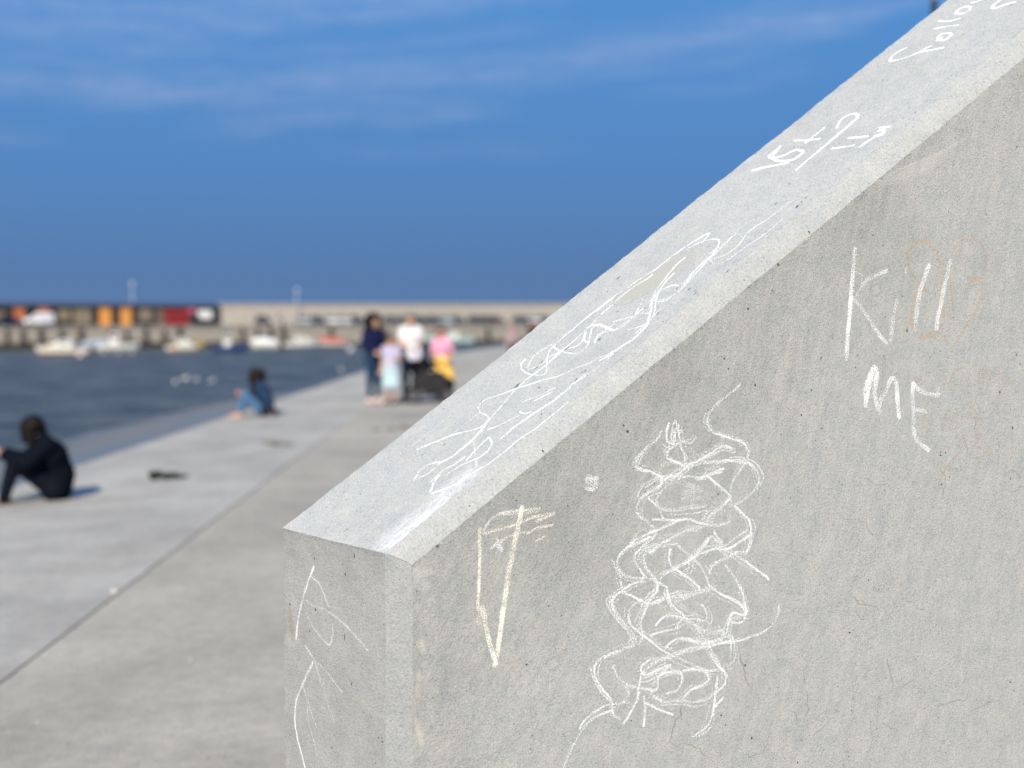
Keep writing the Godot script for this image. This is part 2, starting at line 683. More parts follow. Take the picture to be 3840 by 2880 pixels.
func apron_tint(p: Vector3) -> Color:
	var s := blot.get_noise_3d(p.x * 0.28, 3.0, p.z * 0.30) + 0.7 * clampf(blot.get_noise_3d(p.x * 0.5 + p.z * 0.25, 5.0, p.z * 1.1 - p.x * 0.2) - 0.05, 0.0, 1.0)
	var f := blot.get_noise_3d(p.x * 0.9 + 40.0, 0.0, p.z * 0.25)
	var v := 1.0 + s * 0.24
	var rust_ := clampf((f - 0.22) * 2.2, 0.0, 0.6) * clampf((p.z + 12.0) / 4.0, 0.0, 1.0)
	return Color(v, v, v).lerp(Color(0.98, 0.87, 0.70), rust_ * 0.55)


func path_tint(p: Vector3) -> Color:
	var s := blot.get_noise_3d(p.x * 0.35 + 9.0, 7.0, p.z * 0.2)
	return Color(1, 1, 1) * (1.0 + s * 0.08)


func beach_tint(p: Vector3) -> Color:
	var wet := Color(0.155, 0.175, 0.20)
	var shore := Color(0.195, 0.182, 0.165)
	var n := blot.get_noise_3d(p.x * 0.06, 2.0, p.z * 0.03)
	var band := exp(-pow((p.x + 12.6 + n * 2.5) / 1.5, 2.0))
	var dark := exp(-pow((p.x + 14.6 + n * 2.0) / 0.9, 2.0)) * clampf(0.4 + blot.get_noise_3d(p.x * 0.2, 9.0, p.z * 0.08) * 2.0, 0.0, 1.0)
	return wet.lerp(shore, clampf(band, 0.0, 1.0)).lerp(Color(0.07, 0.06, 0.045), dark * 0.8)


func promenade() -> void:
	var zs := []
	var z := 14.0
	while z > -128.0:
		zs.append(z)
		z -= 0.5 if z > -24.0 else (2.0 if z > -60.0 else 4.0)
	var path := []
	var apron := []
	var face := []
	var joint := []
	var beach := []
	for zz in zs:
		var e := edge_x(zz, 0)
		var l := edge_x(zz, 1)
		var r := []
		for k in 9:
			r.append(Vector3(lerpf(l + 0.014, 9.0 + maxf(l, 0.0), k / 8.0), 0.0, zz))
		r.append(Vector3(60.0 + maxf(l, 0.0), 0.0, zz))
		r.append(Vector3(420.0, 0.0, zz))
		path.append(r)
		r = []
		for k in 9:
			r.append(Vector3(lerpf(e, l - 0.014, k / 8.0), lerpf(-0.10, -0.012, k / 8.0), zz))
		apron.append(r)
		joint.append([Vector3(l - 0.04, -0.04, zz), Vector3(l + 0.04, -0.03, zz)])
		face.append([Vector3(e, -0.10, zz), Vector3(e - 0.03, -0.13, zz), Vector3(e - 0.05, -3.4, zz)])
		if zz > -96.0:
			var sh := lerpf(-15.5, e - 0.5, clampf((-zz - 66.0) / 26.0, 0.0, 1.0))
			r = []
			for k in 13:
				var t := k / 12.0
				r.append(Vector3(lerpf(e - 0.04, sh - 3.0, t), lerpf(-0.62, -3.1, pow(t, 0.9)), zz))
			beach.append(r)
	# the near end behind the camera
	var st := make()
	sheet(st, path, 1.7, 13.0, path_tint)
	setting("path", st, M.path)
	st = make()
	sheet(st, apron, 1.5, 9.0, apron_tint)
	setting("apron_pavement", st, M.apron)
	st = make()
	sheet(st, joint, 1.0, 9.0, plain_tint)
	setting("pavement_joint", st, cloth(Color(0.07, 0.07, 0.045)))
	st = make()
	st.set_smooth_group(-1)
	for i in face.size() - 1:
		for k in 2:
			quad(st, face[i][k], face[i + 1][k], face[i + 1][k + 1], face[i][k + 1], Vector3(-1, 0.2, 0))
	setting("sea_edge_kerb", st, M.stone)
	st = make()
	sheet(st, beach, 1.0, 9.0, beach_tint)
	setting("shore_ground", st, M.beach)
	# land behind the camera and to the far right, to the horizon
	st = make()
	st.set_smooth_group(-1)
	var g := [Vector3(-5.3, -0.03, 14), Vector3(420, -0.03, 14), Vector3(3000, -0.03, 14), Vector3(3000, -0.03, 3000), Vector3(-5.3, -0.03, 3000)]
	tri(st, g[0], g[2], g[3], Vector3.UP)
	tri(st, g[0], g[3], g[4], Vector3.UP)
	quad(st, Vector3(420, -0.03, 14), Vector3(3000, -0.03, 14), Vector3(3000, -0.03, -130), Vector3(420, -0.03, -130), Vector3.UP)
	setting("ground", st, cloth(Color(0.30, 0.29, 0.26)))
	# the sea: one sheet to the horizon
	st = make()
	var rows := []
	for i in 13:
		var r := []
		for j in 13:
			r.append(Vector3((j - 6) / 6.0 * 4500.0, WATER, 300.0 - i / 12.0 * 5500.0))
		rows.append(r)
	sheet(st, rows, 11.0, 60.0, plain_tint)
	setting("water", st, M.sea)


# ============================================================ the wing wall and its chalk
func shake(p: Vector3) -> Vector3:
	var d := Vector3(wob.get_noise_3d(p.x, p.y, p.z), wob.get_noise_3d(p.x + 31.0, p.y, p.z), wob.get_noise_3d(p.x, p.y + 57.0, p.z)) * 0.0016
	d += Vector3(fine.get_noise_3d(p.x, p.y, p.z), fine.get_noise_3d(p.x + 9.0, p.y, p.z), fine.get_noise_3d(p.x, p.y + 7.0, p.z)) * 0.0017
	var q := p * 0.24
	d += Vector3(fine.get_noise_3d(q.x, q.y, q.z), fine.get_noise_3d(q.x + 5.0, q.y, q.z), fine.get_noise_3d(q.x, q.y + 3.0, q.z)) * 0.0016
	return p + d


func wall_heights(top: float) -> PackedFloat32Array:
	var out := PackedFloat32Array()
	for i in 32:
		out.append(0.62 * i / 31.0)
	for i in range(1, 59):
		out.append(lerpf(0.62, top, i / 58.0))
	return out


# a skin over a net of points; each corner gets texture places from the face's own frame
func skin(st: SurfaceTool, grid: Array, face: Dictionary, out: Vector3, tint: Callable) -> void:
	st.set_smooth_group(0)
	for i in grid.size() - 1:
		for j in grid[i].size() - 1:
			var q := [grid[i][j], grid[i][j + 1], grid[i + 1][j + 1], grid[i + 1][j]]
			var good: bool = (q[2] - q[0]).cross(q[1] - q[0]).dot(out) > 0.0
			var mid: Vector3 = (q[0] + q[1] + q[2] + q[3]) * 0.25
			var mp := frame(face, mid)
			var on: bool = mp.x > face.u0 and mp.x < face.u1 and mp.y > face.v0 and mp.y < face.v1
			for k in ([0, 1, 2, 0, 2, 3] if good else [0, 2, 1, 0, 3, 2]):
				var p: Vector3 = q[k]
				var f := frame(face, p)
				st.set_uv(Vector2(f.x, -f.y) / 0.72 + face.shift)
				st.set_uv2(Vector2((f.x - face.u0) / (face.u1 - face.u0), 1.0 - (f.y - face.v0) / (face.v1 - face.v0)) if on else Vector2(0.0005, 0.0005))
				st.set_color(tint.call(f, p))
				st.add_vertex(shake(p))


func frame(face: Dictionary, p: Vector3) -> Vector2:
	var d: Vector3 = p - face.o
	return Vector2(d.dot(face.x), d.dot(face.y))


func new_face(o: Vector3, x: Vector3, y: Vector3, u0: float, u1: float, v0: float, v1: float, k: float, shift: Vector2) -> Dictionary:
	var w := int((u1 - u0) * k)
	var h := int((v1 - v0) * k)
	var px := PackedByteArray()
	px.resize(w * h * 4)
	px.fill(0)
	return {"o": o, "x": x, "y": y, "u0": u0, "u1": u1, "v0": v0, "v1": v1, "k": k, "w": w, "h": h, "px": px, "shift": shift}


func dab(f: Dictionary, x: int, y: int, c: Color, a: float) -> void:
	if x < 1 or y < 1 or x >= f.w - 1 or y >= f.h - 1 or a <= 0.0:
		return
	var px: PackedByteArray = f.px
	var i: int = (y * f.w + x) * 4
	var old := px[i + 3] / 255.0
	var na := a + old * (1.0 - a)
	for ch in 3:
		px[i + ch] = int((c[ch] * a + px[i + ch] / 255.0 * old * (1.0 - a)) / na * 255.0 + 0.5)
	px[i + 3] = int(na * 255.0 + 0.5)


func smooth_line(f: Dictionary, pts: Array) -> PackedVector2Array:
	var raw := PackedVector2Array()
	for i in range(0, pts.size(), 2):
		raw.append(Vector2((pts[i] / 1000.0 - f.u0) * f.k, (f.v1 - pts[i + 1] / 1000.0) * f.k))
	var out := PackedVector2Array()
	var n := raw.size()
	for i in n - 1:
		var p0 := raw[maxi(i - 1, 0)]
		var p3 := raw[mini(i + 2, n - 1)]
		var steps := maxi(1, int(raw[i].distance_to(raw[i + 1]) / 7.0))
		for s in steps:
			out.append(raw[i].cubic_interpolate(raw[i + 1], p0, p3, s / float(steps)))
	out.append(raw[n - 1])
	return out


# one stroke of chalk, in millimetres on the face: it catches on the grains of the concrete
func chalk(f: Dictionary, width: float, press: float, what: String, pts: Array) -> void:
	var colors := {"W": Color8(233, 236, 238), "C": Color8(232, 229, 219), "O": Color8(196, 140, 76), "S": Color8(236, 239, 246), "K": Color8(105, 98, 90)}
	var c: Color = colors[what]
	var line := smooth_line(f, pts)
	var r: float = maxf(width * 0.00061 * f.k, 1.2)
	var touched := {}
	var along := 0.0
	for i in line.size() - 1:
		var a := line[i]
		var b := line[i + 1]
		along += a.distance_to(b)
		var push := press * (0.93 + 0.16 * sin(along * 0.021 + pts[0]) + 0.08 * sin(along * 0.11))
		var lo := a.min(b) - Vector2.ONE * (r * 1.3)
		var hi := a.max(b) + Vector2.ONE * (r * 1.3)
		for y in range(int(lo.y), int(hi.y) + 2):
			for x in range(int(lo.x), int(hi.x) + 2):
				var p := Vector2(x, y)
				var q := Geometry2D.get_closest_point_to_segment(p, a, b)
				var d := p.distance_to(q) / r
				if d > 1.25:
					continue
				var prof := push * (1.0 - smoothstep(0.0 if what == "S" else 0.6, 1.25, d))
				var key: int = y * f.w + x
				if touched.get(key, 0.0) < prof:
					touched[key] = prof
	for key in touched:
		var x: int = key % int(f.w)
		var y: int = key / int(f.w)
		var g := grain[(y & 511) * 512 + (x & 511)] / 255.0
		var v: float = touched[key]
		var al := clampf((v * 1.28 - g * 0.98 - 0.02) * 2.7, 0.0, 0.93)
		if what == "S":
			al = clampf(v * (0.95 - g * 0.7) * (0.75 + 0.9 * blot.get_noise_2d(x * 0.012, y * 0.03)), 0.0, 0.42)
		if what == "O":
			al = clampf((v * 1.25 - g * 0.75) * 2.2, 0.0, 0.33)
		dab(f, x, y, c, al)


func spot(f: Dictionary, u: float, v: float, r: float, squeeze: float, turn: float, c: Color, a: float, hard := 0.5) -> void:
	var cx: float = (u - f.u0) * f.k
	var cy: float = (f.v1 - v) * f.k
	var pr: float = r * f.k
	var n := int(pr * 1.6 / minf(squeeze, 1.0)) + 2
	for y in range(-n, n + 1):
		for x in range(-n, n + 1):
			var p := Vector2(x, y).rotated(turn)
			var d := Vector2(p.x * squeeze, p.y / squeeze).length() / pr
			d += (grain[((int(cy) + y) & 511) * 512 + ((int(cx) + x) & 511)] / 255.0 - 0.5) * 0.5
			dab(f, int(cx) + x, int(cy) + y, c, a * (1.0 - smoothstep(hard, 1.25, d)))


func crack(f: Dictionary, r: RandomNumberGenerator, u: float, v: float, dir: float, length: float) -> void:
	var p := Vector2(u, v)
	var a0 := r.randf_range(0.35, 0.8)
	var bend := dir
	var made := 0.0
	while made < length:
		bend = lerp_angle(bend, dir, 0.3) + r.randf_range(-0.75, 0.75)
		var q := p + Vector2(cos(bend), sin(bend)) * r.randf_range(0.004, 0.012)
		made += p.distance_to(q)
		var steps := int(p.distance_to(q) * f.k) + 1
		for s in steps:
			var m := p.lerp(q, s / float(steps))
			var fade := clampf(minf(made, length - made) / 0.02, 0.25, 1.0)
			var x: int = int((m.x - f.u0) * f.k)
			var y: int = int((f.v1 - m.y) * f.k)
			dab(f, x, y, Color8(104, 86, 78), a0 * fade)
			dab(f, x + 1, y, Color8(104, 86, 78), a0 * fade * r.randf_range(0.1, 0.7))
		p = q
		if r.randf() < 0.05:
			crack(f, r, p.x, p.y, dir + r.randf_range(0.7, 1.6) * (1.0 if r.randf() < 0.5 else -1.0), length * 0.35)


func wall_material(f: Dictionary, base: Color) -> StandardMaterial3D:
	var m := mat(base / 0.80, 0.93)
	m.albedo_texture = (M.tile if f else M.tile_soft)[0]
	m.heightmap_enabled = true
	m.heightmap_texture = (M.tile if f else M.tile_soft)[1]
	m.heightmap_scale = 0.16
	m.heightmap_deep_parallax = false
	m.vertex_color_use_as_albedo = true
	if f:
		m.detail_enabled = true
		m.detail_albedo = ImageTexture.create_from_image(Image.create_from_data(f.w, f.h, false, Image.FORMAT_RGBA8, f.px))
		m.detail_uv_layer = BaseMaterial3D.DETAIL_UV_2
		m.detail_blend_mode = BaseMaterial3D.BLEND_MODE_MIX
	return m


# darker towards the sloping top edge, with cement laitance left in streaks and clouds
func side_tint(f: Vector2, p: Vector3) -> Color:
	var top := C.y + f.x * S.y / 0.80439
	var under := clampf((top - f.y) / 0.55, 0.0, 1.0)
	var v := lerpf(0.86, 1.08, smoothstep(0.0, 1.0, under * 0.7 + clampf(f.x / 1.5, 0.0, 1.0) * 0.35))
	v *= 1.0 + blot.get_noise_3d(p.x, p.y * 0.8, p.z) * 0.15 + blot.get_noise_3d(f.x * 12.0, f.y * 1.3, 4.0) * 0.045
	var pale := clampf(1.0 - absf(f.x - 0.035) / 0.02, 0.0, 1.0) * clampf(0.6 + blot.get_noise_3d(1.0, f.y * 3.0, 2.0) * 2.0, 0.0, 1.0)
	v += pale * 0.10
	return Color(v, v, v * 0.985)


func top_tint(f: Vector2, p: Vector3) -> Color:
	var v := 1.0 + blot.get_noise_3d(p.x * 1.4, p.y * 1.4, p.z * 1.4) * 0.09 + blot.get_noise_3d(f.x * 1.2, f.y * 9.0, 6.0) * 0.05
	return Color(v, v, v * 1.0)


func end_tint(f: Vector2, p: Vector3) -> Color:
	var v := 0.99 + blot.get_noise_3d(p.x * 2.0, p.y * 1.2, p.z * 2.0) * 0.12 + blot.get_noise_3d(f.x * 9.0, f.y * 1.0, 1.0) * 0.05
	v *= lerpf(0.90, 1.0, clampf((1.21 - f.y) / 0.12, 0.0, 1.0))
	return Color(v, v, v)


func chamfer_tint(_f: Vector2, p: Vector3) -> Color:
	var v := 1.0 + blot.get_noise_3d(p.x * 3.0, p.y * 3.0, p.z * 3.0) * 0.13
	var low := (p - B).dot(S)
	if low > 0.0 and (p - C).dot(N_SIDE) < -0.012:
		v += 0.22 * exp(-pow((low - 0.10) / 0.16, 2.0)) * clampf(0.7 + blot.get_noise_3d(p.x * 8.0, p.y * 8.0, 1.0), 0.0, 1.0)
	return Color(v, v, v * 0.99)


func wing_wall() -> void:
	var root := thing("wing_wall", "pale concrete wall with sloping top and chamfered edges, covered in chalk scribbles", "wall")
	var side := new_face(Vector3(C.x, 0, C.z), AL, Vector3.UP, 0.0, 1.44, 0.62, 2.28, 1150.0, Vector2(0.1, 0.3))
	var top := new_face(B, S, TT, -0.10, 2.05, 0.0, 0.375, 950.0, Vector2(0.43, 0.17))
	var end := new_face(Vector3(B.x, 0, B.z), EN, Vector3.UP, 0.0, 0.3835, 0.62, 1.22, 1150.0, Vector2(0.71, 0.61))
	marks(side, top, end)
	var t_n := 260
	var cols := []
	for i in t_n + 1:
		cols.append(T_END * i / t_n)
	# side face
	var grid := []
	for t in cols:
		var u: float = t * 0.80439
		var col := []
		for v in wall_heights(C.y + t * S.y):
			col.append(Vector3(C.x, 0, C.z) + AL * u + Vector3.UP * v)
		grid.append(col)
	var st := make()
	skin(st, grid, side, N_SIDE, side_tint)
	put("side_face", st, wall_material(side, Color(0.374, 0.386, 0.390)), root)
	# sloping top
	grid = []
	for t in cols:
		var row := []
		for k in 15:
			row.append(A.lerp(B, k / 14.0) + S * t)
		grid.append(row)
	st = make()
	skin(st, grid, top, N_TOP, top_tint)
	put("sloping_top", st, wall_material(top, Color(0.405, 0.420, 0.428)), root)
	# end face
	grid = []
	for k in 15:
		var col := []
		var p := B.lerp(A, k / 14.0)
		for v in wall_heights(p.y):
			col.append(Vector3(p.x, v, p.z))
		grid.append(col)
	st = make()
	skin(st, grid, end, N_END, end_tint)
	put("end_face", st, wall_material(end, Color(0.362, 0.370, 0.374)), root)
	# chamfers
	var plain := new_face(B, S, TT, 50.0, 50.1, 50.0, 50.1, 100.0, Vector2(0.2, 0.9))
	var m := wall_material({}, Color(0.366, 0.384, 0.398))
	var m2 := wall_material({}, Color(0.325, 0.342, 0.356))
	grid = []
	for t in cols:
		var row := []
		for k in 6:
			row.append(B.lerp(C, k / 5.0) + S * t + Vector3(0.0, 0.0012, 0.0012) * sin(PI * k / 5.0))
		grid.append(row)
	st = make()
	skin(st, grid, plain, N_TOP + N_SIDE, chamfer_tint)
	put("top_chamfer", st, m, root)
	var upright := new_face(Vector3(B.x, 0, B.z), AL, Vector3.UP, 50.0, 50.1, 50.0, 50.1, 100.0, Vector2(0.5, 0.2))
	grid = []
	for k in 6:
		var p := B.lerp(C, k / 5.0)
		var col := []
		for v in wall_heights(p.y):
			col.append(Vector3(p.x, v, p.z))
		grid.append(col)
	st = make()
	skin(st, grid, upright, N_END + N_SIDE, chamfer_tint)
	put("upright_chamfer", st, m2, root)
	# back and far end
	st = make()
	st.set_smooth_group(-1)
	var a1 := A + S * T_END
	var b1 := B + S * T_END
	var c1 := C + S * T_END
	var dn := func(p: Vector3) -> Vector3: return Vector3(p.x, 0, p.z)
	var a_in := A - N_TOP * 0.002
	quad(st, a_in, a1 - N_TOP * 0.002, dn.call(a1), dn.call(A), -N_SIDE)
	quad(st, a1, b1, dn.call(b1), dn.call(a1), AL)
	quad(st, b1, c1, dn.call(c1), dn.call(b1), AL)
	put("back_face", st, mat(Color(0.40, 0.395, 0.375), 0.93), root)


func marks(side: Dictionary, top: Dictionary, end: Dictionary) -> void:
	var r := RandomNumberGenerator.new()
	r.seed = 99
	# hairline cracks, most of them low and to the right
	for i in 46:
		crack(side, r, r.randf_range(0.45, 1.44), r.randf_range(0.64, 1.45), (0.0 if r.randf() < 0.6 else PI / 2) + r.randf_range(-0.5, 0.5), r.randf_range(0.02, 0.13))
	for i in 12:
		crack(side, r, r.randf_range(0.1, 1.3), r.randf_range(0.9, 1.8), PI / 2 + r.randf_range(-0.5, 0.5), r.randf_range(0.01, 0.04))
	crack(side, r, 0.0, 0.958, -0.05, 0.05)
	# pinholes and brown stone chips
	for i in 80:
		var f: Dictionary = [side, side, top, end][r.randi_range(0, 3)]
		var u := r.randf_range(f.u0, f.u1)
		var v := r.randf_range(f.v0, f.v1)
		spot(f, u, v, r.randf_range(0.0006, 0.0018), r.randf_range(0.6, 1.5), r.randf() * 3.0, Color8(62, 58, 54), r.randf_range(0.4, 0.9))
	for i in 240:
		spot(top, r.randf_range(-0.1, 2.0), pow(r.randf(), 1.6) * 0.33, r.randf_range(0.0007, 0.0022), r.randf_range(0.45, 0.8), 0.1, Color8(72, 70, 68), r.randf_range(0.4, 0.9))
	for i in 30:
		spot(side, r.randf_range(0.05, 1.4), r.randf_range(0.65, 1.6), r.randf_range(0.002, 0.006), r.randf_range(0.6, 1.4), r.randf() * 3.0, Color8(150, 128, 104), r.randf_range(0.12, 0.4), 0.2)
	# broken grains along the edges, with a rough shadow line painted in as dark specks
	for i in 420:
		var t := r.randf_range(0.0, 1.72)
		spot(side, t, C.y + t * S.y / 0.80439 - absf(r.randfn(0.0, 0.004)) - 0.001, r.randf_range(0.0006, 0.0017), r.randf_range(0.7, 1.4), r.randf() * 3.0, Color8(70, 66, 62) if r.randf() < 0.7 else Color8(205, 203, 198), r.randf_range(0.25, 0.7))
	for i in 380:
		spot(top, r.randf_range(-0.02, 2.04), absf(r.randfn(0.0, 0.004)) if r.randf() < 0.6 else 0.370 - absf(r.randfn(0.0, 0.006)), r.randf_range(0.0006, 0.0016), r.randf_range(0.7, 1.4), r.randf() * 3.0, Color8(92, 88, 82), r.randf_range(0.25, 0.6))
	for i in 160:
		spot(end, r.randf_range(0.0, 0.38), 1.213 - absf(r.randfn(0.0, 0.004)), r.randf_range(0.0006, 0.0016), 1.0, 0.0, Color8(80, 76, 72), r.randf_range(0.2, 0.6))
		spot(end, 0.3825 - absf(r.randfn(0.0, 0.003)), r.randf_range(0.64, 1.21), r.randf_range(0.0006, 0.0014), 1.0, 0.0, Color8(80, 76, 72), r.randf_range(0.2, 0.5))
	# smooth patch with a ridge near the top edge
	for i in 60:
		var t := i / 59.0
		spot(side, lerpf(0.995, 1.20, t), lerpf(1.926, 2.018, t) - 0.014 * sin(t * PI), 0.020 * sin(t * PI) + 0.004, 0.75, 0.35, Color8(187, 186, 182), 0.05, 0.3)
	for i in 150:
		var t := i / 149.0
		spot(side, lerpf(0.999, 1.213, t), lerpf(1.930, 2.025, t) + 0.003 * sin(t * 7.0), 0.0010, 1.0, 0.0, Color8(212, 210, 203), 0.42)
	# mortar patch on the slope
	for i in 90:
		var t := i / 89.0
		spot(top, lerpf(0.745, 0.905, t), lerpf(0.208, 0.165, t) + r.randf_range(-0.010, 0.010), 0.044 * pow(sin(PI * clampf(t, 0.03, 0.97)), 0.6), 0.8, 0.0, Color8(166, 166, 160), 0.12, 0.8)
	chalk(top, 2.0, 0.6, "K", [745, 165, 728, 185, 722, 205, 727, 222, 745, 236, 770, 243])
	# rust on the end face, a cement scab by the corner
	for i in 26:
		var t := i / 25.0
		spot(end, 0.361 - 0.012 * t, lerpf(1.052, 0.996, t), 0.012, 1.15, 0.0, Color8(158, 132, 100).lerp(Color8(150, 148, 138), 1.0 - t), 0.10, 0.3)
	for i in 14:
		spot(side, r.randf_range(0.005, 0.035), r.randf_range(1.150, 1.192), r.randf_range(0.004, 0.012), r.randf_range(0.7, 1.3), r.randf() * 3.0, Color8(196, 195, 191), 0.22, 0.3)
	for i in 40:
		spot(side, r.randf_range(0.002, 0.022), r.randf_range(0.64, 1.14), r.randf_range(0.003, 0.010), r.randf_range(1.0, 1.6), 0.0, Color8(202, 197, 186), 0.22, 0.3)
	chalk(top, 70.9, 0.62, "S", [22, 26, 53, 28, 89, 28, 130, 28, 172, 29, 214, 29])
	chalk(top, 33.5, 0.62, "S", [30, 9, 63, 11, 98, 12, 139, 11])
	chalk(side, 4.5, 0.62, "O", [1088, 1644, 1091, 1667, 1099, 1698, 1115, 1711, 1131, 1705, 1117, 1715, 1098, 1731, 1084, 1755, 1080, 1778, 1085, 1795, 1101, 1807, 1117, 1811, 1133, 1806, 1148, 1793, 1156, 1776, 1161, 1745, 1166, 1705, 1171, 1671, 1174, 1644])
	chalk(side, 4.6, 0.62, "O", [1088, 1644, 1094, 1630, 1104, 1617, 1125, 1610, 1149, 1620, 1168, 1613, 1180, 1599, 1189, 1591])
	chalk(side, 4.7, 0.62, "O", [1240, 1734, 1259, 1733, 1269, 1712, 1266, 1695, 1256, 1671, 1240, 1647, 1223, 1623, 1207, 1599])
	chalk(side, 3.9, 0.46, "O", [1187, 1776, 1191, 1790, 1203, 1807, 1219, 1816, 1240, 1815, 1259, 1810, 1272, 1795, 1279, 1774, 1273, 1750, 1263, 1733, 1246, 1729, 1232, 1712])
	chalk(side, 3.8, 0.46, "O", [1181, 1756, 1186, 1729, 1191, 1695, 1196, 1661, 1198, 1630])
	chalk(side, 3.8, 0.46, "O", [1125, 1610, 1141, 1610, 1157, 1623, 1171, 1637])
	chalk(side, 3.4, 0.46, "O", [1096, 1522, 1114, 1521, 1120, 1511, 1106, 1505])
	chalk(side, 3.5, 0.46, "O", [1173, 1531, 1188, 1505, 1190, 1531])
	chalk(side, 3.5, 0.46, "O", [1221, 1544, 1202, 1534, 1194, 1517, 1205, 1505, 1220, 1508, 1221, 1520])
	chalk(side, 3.5, 0.46, "O", [1242, 1540, 1234, 1506, 1247, 1504])
	chalk(side, 3.5, 0.46, "O", [1264, 1505, 1267, 1540, 1276, 1522, 1284, 1540, 1287, 1505])
	chalk(side, 3.5, 0.46, "O", [1293, 1512, 1301, 1539, 1308, 1511])
	chalk(side, 3.5, 0.46, "O", [1316, 1550, 1319, 1504])
	chalk(side, 3.6, 0.46, "O", [1331, 1542, 1330, 1508, 1362, 1511])
	chalk(side, 3.4, 0.46, "O", [1122, 1416, 1123, 1457, 1134, 1450, 1124, 1440, 1159, 1418])
	chalk(side, 3.5, 0.46, "O", [1191, 1452, 1194, 1410])
	chalk(side, 3.5, 0.46, "O", [1181, 1435, 1210, 1442])
	chalk(side, 3.5, 0.46, "O", [1210, 1444, 1209, 1403])
	chalk(side, 3.5, 0.46, "O", [1260, 1465, 1237, 1450, 1252, 1443, 1225, 1437, 1278, 1432])
	chalk(side, 3.6, 0.46, "O", [1316, 1466, 1320, 1441])
	chalk(side, 3.5, 0.46, "O", [1162, 1346, 1167, 1301, 1179, 1324, 1188, 1334, 1233, 1374])
	chalk(side, 3.5, 0.46, "O", [1253, 1395, 1277, 1397, 1258, 1374, 1284, 1362, 1267, 1331, 1261, 1323])
	chalk(side, 3.5, 0.46, "O", [1296, 1369, 1288, 1352])
	chalk(side, 3.6, 0.46, "O", [1322, 1373, 1321, 1340])
	chalk(side, 3.6, 0.46, "O", [1356, 1374, 1359, 1342])
	chalk(side, 6.5, 0.72, "C", [131, 1256, 131, 1220, 131, 1186, 130, 1152, 128, 1104])
	chalk(side, 5.4, 0.60, "C", [138, 1251, 153, 1272, 176, 1283, 218, 1286, 251, 1287])
	chalk(side, 5.4, 0.60, "C", [138, 1246, 172, 1253, 199, 1258, 237, 1271, 281, 1278])
	chalk(side, 5.4, 0.60, "C", [179, 1279, 218, 1281, 246, 1283])
	chalk(side, 5.5, 0.60, "C", [246, 1264, 279, 1276])
	chalk(side, 5.5, 0.60, "C", [227, 1243, 256, 1252, 277, 1254])
	chalk(side, 5.5, 0.60, "C", [244, 1226, 263, 1234])
	chalk(side, 5.4, 0.60, "C", [153, 1219, 190, 1238, 223, 1245])
	chalk(side, 10.0, 0.75, "C", [216, 1290, 204, 1236, 190, 1175, 178, 1096, 168, 1027, 160, 996])
	chalk(side, 9.4, 0.72, "C", [137, 1108, 141, 1085, 148, 1052, 155, 1026, 163, 998])
	chalk(side, 7.9, 0.55, "C", [135, 1103, 130, 1090, 125, 1081, 132, 1077])
	chalk(side, 9.9, 0.72, "W", [947, 1791, 945, 1763, 943, 1733, 940, 1703, 937, 1667, 934, 1630, 932, 1597, 931, 1566])
	chalk(side, 8.5, 0.55, "W", [1026, 1749, 1010, 1742, 990, 1734, 973, 1724, 961, 1710, 954, 1695])
	chalk(side, 2.6, 0.53, "W", [951, 1745, 967, 1738, 964, 1722])
	chalk(side, 8.2, 0.66, "W", [940, 1695, 956, 1680, 976, 1657, 1000, 1627, 1016, 1609, 1028, 1597])
	chalk(side, 9.3, 0.60, "W", [1053, 1686, 1047, 1660, 1042, 1634, 1038, 1605])
	chalk(side, 5.2, 0.44, "W", [1075, 1753, 1075, 1743])
	chalk(side, 11.3, 0.58, "W", [1132, 1760, 1120, 1732, 1109, 1701, 1103, 1671, 1100, 1647, 1101, 1627])
	chalk(side, 9.9, 0.63, "W", [1186, 1771, 1178, 1741, 1170, 1712, 1164, 1678, 1157, 1654, 1154, 1628])
	chalk(side, 10.5, 0.69, "W", [980, 1468, 978, 1497, 988, 1527, 999, 1547, 1005, 1533, 1001, 1500, 1004, 1476, 1013, 1452, 1015, 1476, 1030, 1499, 1041, 1523, 1053, 1516, 1056, 1485, 1061, 1443])
	chalk(side, 10.4, 0.69, "W", [981, 1477, 990, 1517, 995, 1543])
	chalk(side, 9.9, 0.69, "W", [1096, 1512, 1094, 1481, 1098, 1454, 1098, 1423, 1104, 1396, 1119, 1382, 1139, 1371])
	chalk(side, 9.9, 0.69, "W", [1096, 1510, 1115, 1496, 1139, 1487, 1160, 1487, 1159, 1497])
	chalk(side, 9.9, 0.69, "W", [1097, 1457, 1111, 1456, 1128, 1450])
	chalk(side, 7.0, 0.55, "W", [165, 1234, 170, 1222, 175, 1213, 163, 1225, 172, 1229])
	chalk(side, 7.5, 0.55, "W", [347, 1341, 368, 1341, 349, 1334, 369, 1331, 350, 1327, 368, 1323])
	chalk(side, 7.5, 0.55, "W", [347, 1322, 361, 1320])
	chalk(side, 7.5, 0.55, "W", [351, 1346, 359, 1343])
	chalk(side, 5.3, 0.68, "W", [682, 1518, 668, 1507, 650, 1495, 635, 1484, 622, 1473, 612, 1460, 609, 1445, 614, 1429, 630, 1419, 653, 1412, 671, 1407, 689, 1400, 702, 1383, 701, 1370, 695, 1356, 683, 1343, 675, 1332, 667, 1321, 662, 1303, 663, 1287])
	chalk(side, 5.1, 0.68, "W", [507, 1429, 501, 1417, 484, 1402, 467, 1389, 455, 1376, 450, 1365, 460, 1356, 480, 1351, 497, 1343, 509, 1333, 508, 1323, 492, 1313, 473, 1304, 458, 1290, 455, 1275, 461, 1261, 478, 1249, 493, 1237, 496, 1228, 483, 1214, 466, 1201, 454, 1191])
